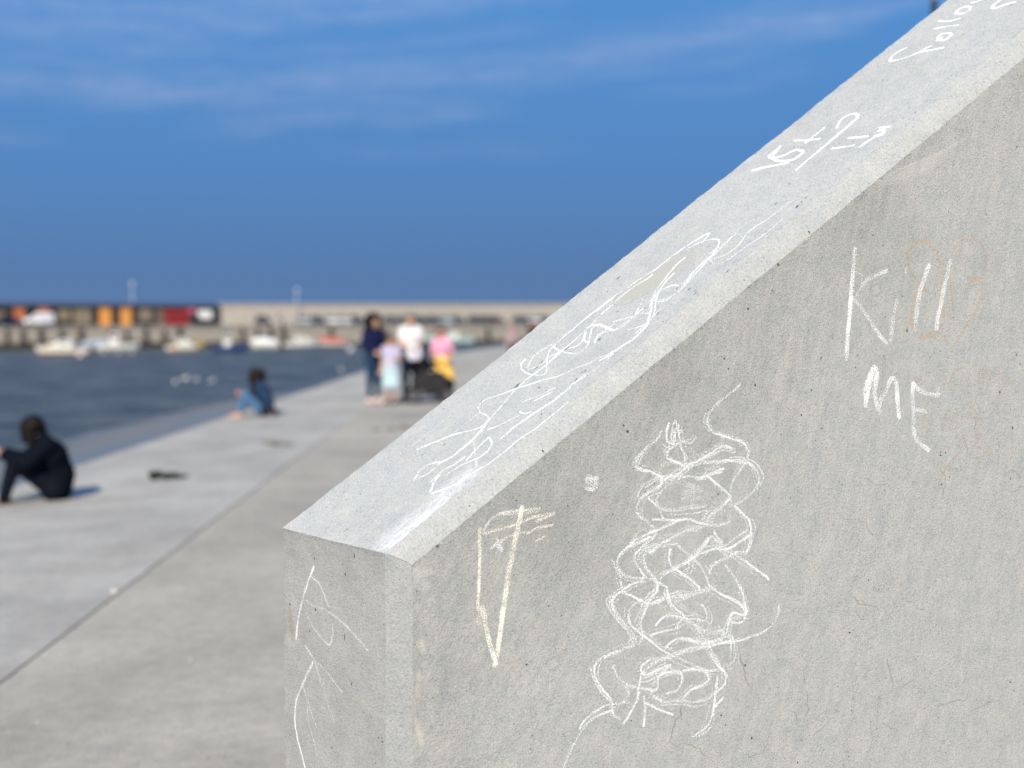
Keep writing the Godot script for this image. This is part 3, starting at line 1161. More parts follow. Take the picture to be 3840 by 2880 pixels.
	chalk(side, 5.2, 0.68, "W", [523, 1443, 518, 1427, 520, 1409, 531, 1402, 536, 1420, 543, 1440, 545, 1422, 548, 1404, 556, 1386, 562, 1370, 556, 1355, 544, 1342, 521, 1336, 512, 1333])
	chalk(side, 5.1, 0.68, "W", [583, 1414, 573, 1403, 551, 1405, 533, 1398, 520, 1387, 519, 1376, 533, 1368, 551, 1361, 558, 1352])
	chalk(side, 5.2, 0.68, "W", [463, 1323, 482, 1330, 502, 1339, 526, 1339, 551, 1346, 568, 1359, 591, 1367, 611, 1377, 631, 1388, 648, 1394, 661, 1391, 664, 1385, 656, 1383, 648, 1390])
	chalk(side, 5.3, 0.68, "W", [603, 1362, 626, 1364, 654, 1365, 679, 1362, 705, 1356, 721, 1344, 729, 1325, 721, 1307, 706, 1294, 690, 1281, 673, 1275])
	chalk(side, 5.2, 0.68, "W", [546, 1335, 566, 1337, 591, 1333, 611, 1337, 619, 1341, 646, 1349])
	chalk(side, 5.3, 0.68, "W", [611, 1335, 626, 1323, 644, 1308, 657, 1297, 665, 1283])
	chalk(side, 5.2, 0.68, "W", [490, 1255, 512, 1254, 542, 1250, 569, 1250, 592, 1243, 607, 1238, 632, 1234, 652, 1237, 663, 1240, 662, 1253])
	chalk(side, 5.2, 0.68, "W", [480, 1298, 497, 1282, 517, 1272, 542, 1269, 566, 1272, 591, 1274, 604, 1274])
	chalk(side, 5.2, 0.68, "W", [662, 1290, 647, 1274, 629, 1264, 612, 1251, 607, 1238, 587, 1232, 562, 1227, 534, 1217, 507, 1205, 483, 1189])
	chalk(side, 5.4, 0.68, "W", [673, 1271, 688, 1259, 704, 1242, 710, 1223, 708, 1207, 707, 1187, 697, 1174])
	chalk(side, 5.1, 0.68, "W", [547, 1250, 522, 1240, 497, 1233, 473, 1225, 449, 1213, 428, 1197])
	chalk(side, 5.1, 0.68, "W", [507, 1308, 497, 1291, 505, 1272, 512, 1256])
	chalk(side, 5.3, 0.68, "W", [625, 1223, 637, 1207, 648, 1197, 650, 1179])
	chalk(side, 5.3, 0.68, "W", [615, 1213, 605, 1197, 587, 1183])
	chalk(side, 5.3, 0.68, "W", [712, 1212, 691, 1202, 668, 1189])
	chalk(side, 5.1, 0.68, "W", [456, 1299, 459, 1312, 468, 1321])
	chalk(side, 10.5, 0.40, "W", [521, 1327, 546, 1328, 571, 1318, 596, 1308, 561, 1305, 556, 1294, 591, 1293, 611, 1287, 637, 1282, 617, 1269, 647, 1265, 622, 1258, 655, 1283, 665, 1274])
	chalk(side, 10.4, 0.40, "W", [570, 1390, 583, 1376, 596, 1371, 578, 1374, 606, 1380, 631, 1395, 651, 1392])
	chalk(side, 10.3, 0.40, "W", [511, 1361, 531, 1367, 546, 1357, 526, 1347])
	chalk(side, 10.5, 0.40, "W", [621, 1325, 636, 1311, 652, 1299])
	chalk(side, 10.5, 0.40, "W", [606, 1348, 621, 1352, 644, 1356])
	chalk(side, 14.2, 0.34, "W", [532, 1217, 562, 1225, 592, 1237])
	chalk(side, 14.4, 0.34, "W", [612, 1249, 637, 1275, 660, 1281])
	chalk(side, 4.9, 0.68, "W", [500, 1226, 479, 1210, 458, 1195, 449, 1176, 461, 1159, 472, 1144, 467, 1136, 446, 1129, 425, 1119, 408, 1109, 402, 1096, 408, 1079, 425, 1058, 440, 1037, 449, 1022, 446, 1009, 425, 1005, 398, 996, 377, 987, 366, 971, 371, 948, 386, 925, 401, 904, 407, 875, 423, 866])
	chalk(side, 4.9, 0.68, "W", [485, 1221, 455, 1209, 427, 1197, 414, 1178, 415, 1164, 424, 1153, 449, 1143, 479, 1138, 501, 1131, 523, 1118])
	chalk(side, 5.0, 0.68, "W", [544, 1204, 510, 1200, 485, 1196, 470, 1180, 479, 1157, 498, 1134, 501, 1114, 486, 1098, 474, 1076, 465, 1049, 471, 1026, 462, 1010])
	chalk(side, 5.1, 0.68, "W", [528, 1194, 526, 1171, 535, 1157, 557, 1141, 576, 1128, 595, 1110, 586, 1102, 551, 1096, 517, 1107])
	chalk(side, 5.2, 0.68, "W", [544, 1201, 566, 1183, 588, 1164, 604, 1141, 614, 1120, 624, 1108, 646, 1095, 672, 1082, 692, 1066, 698, 1045, 685, 1034, 663, 1039])
	chalk(side, 5.1, 0.68, "W", [616, 1211, 601, 1192, 579, 1174, 551, 1158, 516, 1144, 504, 1128, 501, 1111])
	chalk(side, 5.2, 0.68, "W", [620, 1214, 639, 1198, 655, 1183, 678, 1170, 697, 1158, 720, 1142, 743, 1126, 750, 1119])
	chalk(side, 5.1, 0.68, "W", [710, 1214, 684, 1199, 655, 1186, 623, 1188, 591, 1178, 579, 1165, 576, 1145, 563, 1141])
	chalk(side, 5.1, 0.68, "W", [707, 1197, 697, 1178, 671, 1174, 646, 1164, 623, 1154, 614, 1140])
	chalk(side, 5.2, 0.68, "W", [652, 1155, 672, 1128, 688, 1101, 695, 1077, 698, 1051, 669, 1056, 660, 1039, 656, 1017, 670, 1004, 675, 972, 670, 958, 644, 946, 612, 943, 580, 949, 558, 948])
	chalk(side, 5.0, 0.68, "W", [421, 1139, 428, 1116, 452, 1103, 480, 1090, 504, 1094, 535, 1100, 567, 1101, 598, 1104, 620, 1108])
	chalk(side, 5.0, 0.68, "W", [470, 1096, 452, 1092, 440, 1079, 439, 1062, 443, 1051, 462, 1033, 480, 1020, 505, 998, 530, 984, 555, 971, 587, 954, 625, 942])
	chalk(side, 5.1, 0.68, "W", [486, 1025, 517, 1031, 551, 1037, 564, 1050, 586, 1051, 608, 1046, 608, 1066, 598, 1078])
	chalk(side, 5.1, 0.68, "W", [523, 1112, 529, 1089, 545, 1071, 567, 1052, 592, 1028, 605, 1009, 618, 988, 631, 967, 641, 949])
	chalk(side, 5.2, 0.68, "W", [498, 1044, 505, 1052, 523, 1061, 551, 1056, 586, 1037, 618, 1020, 647, 1023, 650, 1011, 621, 1002, 586, 1005, 552, 1014, 530, 1007, 520, 997, 533, 996])
	chalk(side, 5.1, 0.68, "W", [777, 1064, 774, 1045, 764, 1028, 741, 1013, 709, 1004, 679, 999, 644, 997, 612, 994, 580, 989, 549, 983, 517, 974, 487, 966, 468, 950, 462, 928])
	chalk(side, 5.0, 0.68, "W", [533, 976, 505, 978, 480, 975, 465, 962, 474, 947, 505, 955, 530, 962, 505, 944, 474, 933, 450, 941])
	chalk(side, 5.0, 0.68, "W", [406, 973, 413, 953, 432, 934, 462, 923, 499, 916, 502, 939, 524, 948, 552, 945, 554, 923, 543, 909, 521, 906])
	chalk(side, 5.2, 0.68, "W", [558, 948, 587, 951, 612, 937, 614, 923, 597, 913, 578, 909, 559, 894])
	chalk(side, 5.2, 0.68, "W", [493, 903, 518, 889, 549, 889, 581, 883, 610, 886, 632, 898, 651, 913, 652, 936, 635, 952, 618, 977])
	chalk(side, 5.2, 0.68, "W", [635, 929, 632, 904, 627, 869, 619, 841, 604, 826, 581, 814])
	chalk(side, 5.2, 0.68, "W", [648, 885, 629, 869])
	chalk(side, 5.0, 0.68, "W", [459, 923, 458, 901, 447, 882, 429, 856])
	chalk(side, 5.0, 0.68, "W", [471, 905, 476, 879, 472, 846])
	chalk(side, 5.0, 0.68, "W", [478, 890, 503, 876, 534, 862])
	chalk(side, 4.9, 0.68, "W", [438, 897, 413, 897, 389, 895, 365, 885, 344, 870, 336, 857])
	chalk(side, 4.9, 0.68, "W", [404, 884, 377, 878, 353, 867, 336, 846, 321, 823, 306, 794, 299, 775])
	chalk(side, 5.0, 0.68, "W", [432, 929, 438, 911, 426, 898])
	chalk(side, 12.0, 0.40, "W", [542, 1088, 567, 1069, 592, 1050])
	chalk(side, 12.0, 0.40, "W", [523, 1064, 551, 1054, 583, 1034, 628, 1022, 647, 1023])
	chalk(side, 11.9, 0.40, "W", [480, 963, 505, 972, 530, 976])
	chalk(side, 12.2, 0.40, "W", [660, 1039, 682, 1046, 695, 1054])
	chalk(side, 11.7, 0.40, "W", [461, 1192, 485, 1196, 510, 1209])
	chalk(side, 12.1, 0.40, "W", [623, 1202, 655, 1180])
	chalk(side, 11.8, 0.40, "W", [501, 1091, 517, 1079, 535, 1094])
	chalk(side, 11.7, 0.40, "W", [407, 892, 429, 895, 438, 900])
	chalk(side, 11.9, 0.40, "W", [487, 903, 518, 889, 534, 873])
	chalk(top, 7.9, 0.95, "W", [1214, 306, 1230, 279, 1241, 247, 1253, 221])
	chalk(top, 7.9, 0.95, "W", [1311, 316, 1279, 301, 1264, 289, 1257, 263, 1260, 232, 1271, 216, 1293, 215, 1302, 230, 1300, 253, 1279, 265, 1264, 294, 1277, 315, 1291, 314, 1310, 314])
	chalk(top, 8.1, 0.95, "W", [1337, 293, 1341, 254, 1349, 217])
	chalk(top, 8.1, 0.95, "W", [1330, 245, 1361, 247, 1391, 246])
	chalk(top, 7.9, 0.95, "W", [1230, 165, 1269, 169, 1319, 173, 1366, 175, 1410, 178, 1433, 180, 1448, 192, 1452, 211, 1441, 223, 1418, 221, 1396, 207])
	chalk(top, 7.6, 0.95, "W", [1359, 130, 1363, 102, 1369, 81])
	chalk(top, 7.6, 0.95, "W", [1317, 140, 1324, 110, 1332, 84])
	chalk(top, 7.4, 0.95, "W", [1328, 61, 1355, 59, 1377, 51, 1387, 45])
	chalk(top, 7.4, 0.95, "W", [1371, 59, 1375, 41, 1395, 54, 1389, 65])
	chalk(top, 7.4, 0.95, "W", [1401, 72, 1406, 47])
	chalk(top, 7.4, 0.95, "W", [1725, 306, 1703, 317, 1682, 315, 1669, 305, 1673, 282, 1688, 259, 1704, 237, 1713, 210, 1721, 182])
	chalk(top, 7.3, 0.95, "W", [1706, 239, 1721, 238, 1731, 229])
	chalk(top, 7.2, 0.95, "W", [1784, 247, 1766, 241, 1755, 223, 1761, 208, 1778, 210, 1786, 226, 1782, 243])
	chalk(top, 7.3, 0.95, "W", [1754, 233, 1765, 230])
	chalk(top, 7.4, 0.95, "W", [1807, 290, 1816, 265, 1821, 228])
	chalk(top, 7.5, 0.95, "W", [1844, 311, 1841, 278, 1852, 251])
	chalk(top, 7.5, 0.95, "W", [1877, 285, 1874, 261, 1889, 251, 1900, 259, 1904, 283, 1891, 292, 1877, 285])
	chalk(top, 7.5, 0.95, "W", [1921, 275, 1928, 259, 1935, 249])
	chalk(top, 7.3, 0.95, "W", [1910, 134, 1901, 156, 1889, 169, 1890, 185, 1901, 190, 1929, 189])
	chalk(top, 4.9, 0.74, "W", [668, 248, 700, 248, 738, 245, 776, 239, 811, 232, 846, 221, 877, 219, 909, 216, 939, 212, 966, 203, 986, 193, 965, 181, 953, 179])
	chalk(top, 4.8, 0.74, "W", [688, 216, 724, 220, 758, 222, 789, 220, 817, 209, 832, 211])
	chalk(top, 4.6, 0.74, "W", [901, 175, 876, 174, 842, 163, 809, 149, 778, 129, 746, 97, 713, 62, 698, 46])
	chalk(top, 4.6, 0.74, "W", [929, 199, 952, 186, 965, 168, 972, 144, 963, 127, 942, 110, 913, 101, 885, 92, 862, 88, 837, 80, 815, 72, 792, 71, 771, 77, 762, 98, 767, 123])
	chalk(top, 4.5, 0.74, "W", [913, 101, 875, 101, 835, 86, 804, 70, 783, 76, 767, 93])
	chalk(top, 4.5, 0.74, "W", [849, 150, 822, 145, 787, 124, 755, 94, 725, 61, 694, 49])
	chalk(top, 4.6, 0.74, "W", [818, 93, 813, 115, 794, 125, 779, 122, 761, 115])
	chalk(top, 4.4, 0.74, "W", [700, 48, 688, 57, 670, 80])
	chalk(top, 4.6, 0.74, "W", [678, 150, 694, 132, 711, 115, 734, 113])
	chalk(top, 4.6, 0.74, "W", [714, 116, 744, 136, 758, 146])
	chalk(top, 4.5, 0.74, "W", [642, 209, 655, 199, 658, 166, 656, 131, 666, 109, 692, 111, 714, 116, 726, 85])
	chalk(top, 4.5, 0.74, "W", [613, 133, 629, 143, 646, 139, 657, 120, 683, 116, 709, 105])
	chalk(top, 4.4, 0.74, "W", [752, 60, 728, 62, 696, 52, 663, 49])
	chalk(top, 7.8, 0.70, "W", [913, 101, 875, 101, 835, 86, 818, 76])
	chalk(top, 7.7, 0.70, "W", [764, 119, 734, 86, 701, 50])
	chalk(top, 7.5, 0.70, "W", [698, 46, 663, 36, 636, 41, 608, 45, 589, 48, 576, 55])
	chalk(top, 3.1, 0.72, "W", [912, 99, 940, 100, 979, 107, 1014, 118, 1039, 116, 1056, 100])
	chalk(top, 3.0, 0.72, "W", [925, 114, 958, 110, 991, 110, 1007, 89, 1032, 80, 1066, 73, 1104, 70, 1137, 66])
	chalk(top, 3.0, 0.72, "W", [911, 92, 930, 68, 963, 64, 1012, 80, 1058, 72, 1108, 68, 1129, 65])
	chalk(top, 2.9, 0.72, "W", [910, 97, 900, 67, 915, 45, 943, 41, 976, 37, 997, 31, 1021, 29, 1069, 31])
	chalk(top, 5.1, 0.74, "W", [742, 243, 705, 243, 667, 247, 626, 246, 589, 246, 572, 242])
	chalk(top, 4.8, 0.74, "W", [511, 279, 495, 273, 484, 251, 481, 217, 486, 184, 493, 167, 508, 174, 528, 209, 555, 238, 572, 242])
	chalk(top, 5.0, 0.74, "W", [569, 254, 548, 262, 529, 266, 506, 252, 492, 240, 494, 226, 510, 211, 536, 213, 556, 205, 576, 198])
	chalk(top, 4.9, 0.74, "W", [568, 241, 563, 211, 565, 175, 573, 143, 593, 141, 618, 162, 645, 192, 660, 187, 660, 155, 656, 119])
	chalk(top, 5.0, 0.74, "W", [578, 190, 587, 176, 605, 175, 630, 197, 610, 173, 606, 156])
	chalk(top, 4.9, 0.74, "W", [672, 142, 653, 146, 634, 150, 613, 133])
	chalk(top, 4.9, 0.74, "W", [607, 49, 582, 62, 555, 79, 531, 101, 504, 118, 483, 145, 460, 170, 436, 195, 411, 218, 391, 238, 375, 247, 360, 239, 351, 216, 350, 183, 345, 166, 333, 159, 315, 163, 293, 187, 274, 215, 250, 234, 232, 246, 207, 263])
	chalk(top, 4.6, 0.74, "W", [391, 102, 391, 85, 401, 74])
	chalk(top, 4.7, 0.74, "W", [413, 130, 439, 109, 475, 89])
	chalk(top, 4.6, 0.74, "W", [428, 100, 463, 81])
	chalk(top, 4.6, 0.74, "W", [160, 156, 177, 144, 205, 146])
	chalk(top, 4.5, 0.74, "W", [247, 102, 222, 104, 202, 115, 176, 109, 165, 107])
	chalk(top, 4.4, 0.74, "W", [309, 100, 302, 76, 288, 61, 264, 60, 242, 74, 217, 88, 195, 90])
	chalk(top, 4.5, 0.74, "W", [308, 103, 278, 97, 242, 85])
	chalk(top, 4.3, 0.74, "W", [148, 67, 166, 47, 191, 34, 226, 27, 258, 15, 295, 12, 335, 13, 369, 5, 409, 6, 455, 4])
	chalk(top, 4.6, 0.74, "W", [323, 130, 341, 114, 363, 100, 382, 93])
	chalk(top, 8.0, 0.70, "W", [567, 200, 536, 197, 502, 193, 474, 199, 449, 194, 424, 192, 397, 182, 367, 171, 341, 161, 320, 149, 298, 140, 274, 138, 246, 136, 224, 139, 209, 147])
	chalk(top, 7.6, 0.70, "W", [527, 47, 500, 53, 469, 47, 443, 49, 420, 55, 394, 61, 368, 63, 347, 66, 319, 64])
	chalk(top, 7.9, 0.70, "W", [211, 152, 195, 172, 179, 180, 162, 172, 150, 161])
	chalk(top, 7.5, 0.70, "W", [185, 107, 165, 95, 150, 77])
	chalk(top, 4.2, 0.72, "W", [721, 215, 685, 213, 650, 206, 624, 204, 593, 201, 567, 200])
	chalk(top, 3.9, 0.72, "W", [601, 40, 572, 38, 546, 40, 527, 47])
	chalk(top, 4.4, 0.45, "W", [347, 215, 316, 216, 286, 217, 252, 218, 222, 219, 201, 224])
	chalk(top, 4.6, 0.45, "W", [413, 296, 391, 302, 356, 302, 315, 292, 280, 292, 245, 292, 210, 292, 178, 297])
	chalk(top, 4.1, 0.45, "W", [289, 142, 263, 82, 241, 37])
	chalk(top, 3.3, 0.35, "W", [3, 225, 22, 215, 57, 216])
	chalk(top, 3.5, 0.35, "W", [-8, 326, 34, 313])
	chalk(end, 6.3, 0.80, "W", [260, 1152, 273, 1132, 291, 1102, 306, 1075, 318, 1046, 329, 1016, 334, 994])
	chalk(end, 4.8, 0.55, "W", [271, 1130, 242, 1122, 224, 1108, 210, 1093, 201, 1083])
	chalk(end, 4.7, 0.55, "W", [293, 1080, 257, 1073, 220, 1073, 174, 1064, 134, 1052, 94, 1036, 60, 1020])
	chalk(end, 4.8, 0.55, "W", [294, 1057, 277, 1038, 249, 1021, 221, 1010, 200, 1005, 190, 1025, 189, 1047])
	chalk(end, 4.9, 0.55, "W", [297, 985, 278, 974, 261, 965, 245, 942, 226, 924, 217, 909])
	chalk(end, 4.8, 0.55, "W", [250, 960, 212, 948, 185, 935, 153, 920])
	chalk(end, 12.0, 0.35, "W", [238, 1072, 201, 1071, 165, 1063])
	chalk(end, 6.2, 0.78, "W", [267, 956, 303, 909, 332, 867, 340, 825, 333, 794, 320, 762, 295, 725])
	chalk(end, 4.2, 0.50, "W", [303, 899, 286, 870, 266, 843, 252, 829])
	chalk(end, 4.2, 0.50, "W", [290, 862, 280, 822, 259, 788, 239, 747])
	chalk(end, 4.1, 0.50, "W", [260, 961, 244, 936, 220, 903, 201, 876, 181, 855])
	chalk(side, 2.5, 0.43, "W", [604, 1462, 602, 1447, 605, 1430, 623, 1419, 643, 1411, 660, 1407, 679, 1401, 691, 1385, 694, 1368, 687, 1357, 676, 1344, 665, 1334, 657, 1323])
	chalk(side, 3.5, 0.48, "W", [613, 1449, 617, 1433, 633, 1424, 656, 1414, 673, 1410, 695, 1403, 706, 1386, 703, 1372])
	chalk(side, 2.7, 0.50, "W", [605, 1461, 599, 1447, 607, 1429, 621, 1420, 647, 1415, 665, 1409, 679, 1401, 692, 1383, 692, 1370, 685, 1358, 674, 1346, 667, 1332])
	chalk(side, 3.1, 0.45, "W", [603, 1448, 608, 1436, 623, 1426, 649, 1418, 665, 1414, 686, 1405, 695, 1390, 693, 1376, 690, 1363, 676, 1348])
	chalk(side, 3.5, 0.50, "W", [465, 1389, 450, 1376, 444, 1366, 455, 1354, 477, 1351, 491, 1343, 504, 1334, 503, 1322, 486, 1315, 470, 1303, 456, 1290, 452, 1274, 458, 1260, 474, 1251])
	chalk(side, 3.7, 0.48, "W", [472, 1390, 462, 1375, 455, 1366, 466, 1355, 484, 1351, 501, 1343, 515, 1332, 512, 1322, 499, 1312, 478, 1304, 463, 1291, 461, 1276, 465, 1261, 482, 1250, 499, 1238, 500, 1230, 490, 1215])
	chalk(side, 3.2, 0.51, "W", [455, 1372, 462, 1364, 484, 1358, 498, 1349, 514, 1342, 511, 1331, 497, 1321, 475, 1311, 463, 1299, 456, 1282])
	chalk(side, 2.4, 0.59, "W", [459, 1362, 472, 1352, 491, 1348, 508, 1339, 518, 1329, 517, 1318, 504, 1307, 480, 1300, 468, 1285, 465, 1270, 469, 1258])
	chalk(side, 3.3, 0.55, "W", [511, 1403, 523, 1395, 528, 1413, 535, 1431, 537, 1415, 537, 1396, 546, 1378, 551, 1365, 545, 1346, 533, 1333])
	chalk(side, 2.4, 0.54, "W", [530, 1404, 539, 1397, 546, 1413, 552, 1433, 552, 1416, 558, 1399, 563, 1378, 571, 1362, 563, 1347, 554, 1337, 530, 1328])
	chalk(side, 3.7, 0.47, "W", [528, 1425, 529, 1405, 541, 1399, 545, 1416, 553, 1435, 555, 1419, 558, 1402, 567, 1383, 572, 1366])
	chalk(side, 3.8, 0.61, "W", [528, 1409, 530, 1429, 537, 1448, 543, 1427, 545, 1412, 550, 1394, 559, 1378, 553, 1361])
	chalk(side, 2.4, 0.48, "W", [544, 1413, 531, 1405, 517, 1393, 515, 1382, 531, 1373, 547, 1367, 555, 1358])
	chalk(side, 3.1, 0.49, "W", [566, 1405, 546, 1408, 528, 1402, 513, 1392, 516, 1380])
	chalk(side, 3.3, 0.42, "W", [578, 1422, 571, 1409, 548, 1411, 530, 1403, 517, 1393, 514, 1384, 530, 1375])
	chalk(side, 3.0, 0.56, "W", [545, 1393, 531, 1380, 530, 1369, 544, 1361])
	chalk(side, 3.4, 0.54, "W", [473, 1318, 492, 1329, 513, 1336, 537, 1336, 560, 1344, 577, 1355, 603, 1363, 619, 1373, 643, 1385, 657, 1390, 672, 1388, 672, 1381, 665, 1380])
	chalk(side, 2.9, 0.61, "W", [489, 1325, 506, 1337, 531, 1337, 556, 1342, 574, 1356, 595, 1362, 615, 1375, 636, 1384, 656, 1391, 668, 1386, 671, 1381, 663, 1380])
	chalk(side, 2.8, 0.60, "W", [497, 1342, 521, 1341, 546, 1352, 564, 1361, 588, 1369, 607, 1383, 627, 1392, 647, 1399])
	chalk(side, 2.8, 0.53, "W", [479, 1321, 496, 1331, 521, 1331, 545, 1338, 563, 1353, 585, 1360, 606, 1368, 627, 1381, 647, 1388])
	chalk(side, 4.0, 0.43, "W", [617, 1361, 643, 1361, 666, 1361, 692, 1353, 710, 1341, 717, 1322, 711, 1304, 692, 1293, 678, 1280, 662, 1274])
	chalk(side, 2.8, 0.61, "W", [660, 1370, 685, 1370, 712, 1361, 728, 1350, 739, 1329, 730, 1312])
	chalk(side, 2.4, 0.55, "W", [634, 1366, 664, 1366, 686, 1365, 714, 1360, 727, 1347, 738, 1329, 731, 1310, 713, 1298, 700, 1284])
	chalk(side, 2.8, 0.56, "W", [622, 1363, 651, 1361, 677, 1360, 701, 1355, 717, 1340, 722, 1325, 717, 1304, 701, 1291, 684, 1279])
	chalk(side, 3.7, 0.52, "W", [538, 1339, 559, 1344, 585, 1341, 602, 1342, 610, 1346, 637, 1355])
	chalk(side, 2.4, 0.52, "W", [587, 1333, 603, 1339, 611, 1343, 643, 1351])
	chalk(side, 3.8, 0.61, "W", [584, 1329, 605, 1330, 613, 1336, 642, 1342])
	chalk(side, 2.6, 0.44, "W", [608, 1336, 622, 1325, 641, 1311, 654, 1299, 663, 1285])
	chalk(side, 2.6, 0.51, "W", [617, 1332, 632, 1320, 648, 1304, 663, 1293])
	chalk(side, 2.8, 0.48, "W", [562, 1253, 585, 1247, 602, 1242, 628, 1236, 646, 1239])
	chalk(side, 3.2, 0.43, "W", [503, 1256, 531, 1255, 560, 1254, 581, 1247, 596, 1240, 620, 1238])
	chalk(side, 3.0, 0.45, "W", [538, 1254, 563, 1252, 587, 1244, 600, 1240, 626, 1237, 646, 1239, 658, 1241, 656, 1256])
	chalk(side, 2.5, 0.45, "W", [559, 1258, 584, 1251, 597, 1246, 624, 1240])
	chalk(side, 3.6, 0.56, "W", [527, 1263, 554, 1261, 577, 1262, 601, 1266, 612, 1265])
	chalk(side, 3.1, 0.60, "W", [507, 1276, 533, 1274, 559, 1275, 582, 1279, 596, 1278])
	chalk(side, 3.4, 0.53, "W", [487, 1299, 504, 1284, 525, 1273, 549, 1273, 572, 1274, 599, 1275, 611, 1277])
	chalk(side, 3.4, 0.53, "W", [617, 1267, 600, 1253, 596, 1240, 576, 1235, 553, 1227, 522, 1220, 499, 1208])
	chalk(side, 2.6, 0.57, "W", [606, 1261, 602, 1247, 582, 1240, 558, 1233, 529, 1225, 501, 1215, 477, 1196])
	chalk(side, 2.4, 0.56, "W", [632, 1259, 617, 1247, 609, 1236, 592, 1229, 566, 1223, 538, 1213, 510, 1204, 487, 1185])
	chalk(side, 3.7, 0.47, "W", [623, 1253, 619, 1239, 599, 1232, 573, 1229])
	chalk(side, 3.3, 0.55, "W", [695, 1245, 703, 1225, 697, 1211, 696, 1189, 686, 1176])
	chalk(side, 3.7, 0.53, "W", [677, 1263, 692, 1248, 701, 1230, 698, 1211, 696, 1192])
	chalk(side, 2.9, 0.43, "W", [667, 1266, 683, 1255, 697, 1239, 705, 1219, 705, 1204, 701, 1181])
	chalk(side, 2.6, 0.55, "W", [712, 1244, 720, 1227, 715, 1209, 712, 1191, 704, 1177])
	chalk(side, 3.3, 0.51, "W", [489, 1228, 466, 1219, 441, 1207, 422, 1192])
	chalk(side, 3.3, 0.43, "W", [515, 1249, 490, 1242, 464, 1234, 441, 1220])
	chalk(side, 3.5, 0.47, "W", [538, 1253, 511, 1241, 487, 1235, 463, 1229, 441, 1213])
	chalk(side, 3.0, 0.57, "W", [465, 1142, 465, 1136, 443, 1128, 422, 1115, 401, 1108, 398, 1092, 406, 1079, 419, 1057, 438, 1034, 445, 1019, 444, 1005, 422, 1004, 395, 993, 375, 987, 360, 970, 366, 947, 380, 923, 397, 903, 401, 873])
	chalk(side, 3.7, 0.50, "W", [485, 1206, 464, 1189, 456, 1172, 465, 1153, 480, 1139, 471, 1131, 453, 1124, 431, 1117, 417, 1104, 408, 1090, 413, 1075, 431, 1056, 448, 1033, 456, 1016, 451, 1006, 431, 1003, 403, 990])
	chalk(side, 2.8, 0.59, "W", [455, 1125, 433, 1115, 414, 1105, 407, 1096, 415, 1078, 431, 1056, 445, 1036, 456, 1018, 451, 1007, 432, 1005, 404, 995, 383, 985, 374, 969, 378, 946])
	chalk(side, 3.5, 0.57, "W", [439, 1130, 415, 1121, 400, 1111, 391, 1101, 400, 1080, 414, 1062, 431, 1042, 443, 1024, 438, 1013, 416, 1010, 388, 1000, 369, 989, 356, 976, 365, 953, 375, 930, 394, 906])
	chalk(side, 3.1, 0.58, "W", [480, 1216, 453, 1205, 426, 1191, 409, 1172, 413, 1160, 420, 1147, 444, 1135, 475, 1131])
	chalk(side, 3.3, 0.54, "W", [402, 1181, 408, 1167, 416, 1157, 439, 1145, 470, 1139])
	chalk(side, 3.1, 0.50, "W", [406, 1174, 407, 1161, 416, 1148, 440, 1141, 471, 1134])
	chalk(side, 2.4, 0.59, "W", [407, 1176, 409, 1162, 418, 1150, 441, 1144, 474, 1136])
	chalk(side, 3.3, 0.46, "W", [504, 1205, 483, 1201, 469, 1184, 475, 1161, 496, 1140, 500, 1117, 481, 1105, 470, 1081, 461, 1054, 466, 1031])
	chalk(side, 3.1, 0.59, "W", [499, 1207, 475, 1203, 459, 1183, 470, 1162, 489, 1140, 494, 1121, 477, 1103, 465, 1081, 452, 1054])
	chalk(side, 3.6, 0.44, "W", [507, 1206, 478, 1200, 463, 1184, 475, 1163, 494, 1139, 499, 1121, 480, 1105, 471, 1082, 460, 1052, 465, 1030])
	chalk(side, 3.3, 0.46, "W", [538, 1208, 503, 1201, 481, 1198, 467, 1185, 473, 1159, 492, 1133, 494, 1114, 482, 1099, 471, 1079, 458, 1052, 467, 1027])
	chalk(side, 2.8, 0.45, "W", [519, 1195, 515, 1171, 523, 1158, 545, 1142, 568, 1130, 584, 1112, 576, 1101, 539, 1095])
	chalk(side, 2.9, 0.55, "W", [519, 1186, 518, 1165, 526, 1150, 548, 1134, 571, 1125, 588, 1105, 578, 1097, 546, 1090, 509, 1100])
	chalk(side, 3.0, 0.45, "W", [531, 1194, 532, 1170, 540, 1154, 564, 1141, 581, 1125, 601, 1108, 592, 1099, 558, 1094])
	chalk(side, 3.7, 0.45, "W", [520, 1192, 517, 1166, 527, 1151, 551, 1139, 568, 1124, 585, 1105, 580, 1098])
	chalk(side, 3.7, 0.58, "W", [606, 1116, 614, 1105, 636, 1090, 663, 1076, 681, 1063])
	chalk(side, 2.5, 0.51, "W", [613, 1135, 625, 1117, 634, 1103, 656, 1090, 681, 1079, 703, 1064])
	chalk(side, 3.6, 0.59, "W", [622, 1113, 634, 1101, 656, 1087, 682, 1072, 700, 1057])
	chalk(side, 2.4, 0.45, "W", [598, 1167, 613, 1146, 627, 1126, 634, 1115, 655, 1100, 684, 1088, 703, 1071])
	chalk(side, 2.3, 0.46, "W", [573, 1175, 543, 1159, 509, 1145, 501, 1128, 494, 1112])
	chalk(side, 3.5, 0.49, "W", [571, 1172, 539, 1158, 504, 1144, 496, 1127, 490, 1112])
	chalk(side, 3.7, 0.60, "W", [611, 1212, 596, 1194, 571, 1174, 544, 1158, 511, 1146])
	chalk(side, 2.6, 0.46, "W", [611, 1206, 596, 1189, 575, 1169, 545, 1156, 510, 1139, 501, 1124, 493, 1104])
	chalk(side, 3.1, 0.51, "W", [631, 1194, 646, 1178, 668, 1165, 691, 1150, 710, 1137, 738, 1117])
	chalk(side, 3.3, 0.47, "W", [629, 1195, 644, 1179, 670, 1168, 687, 1155, 714, 1140])
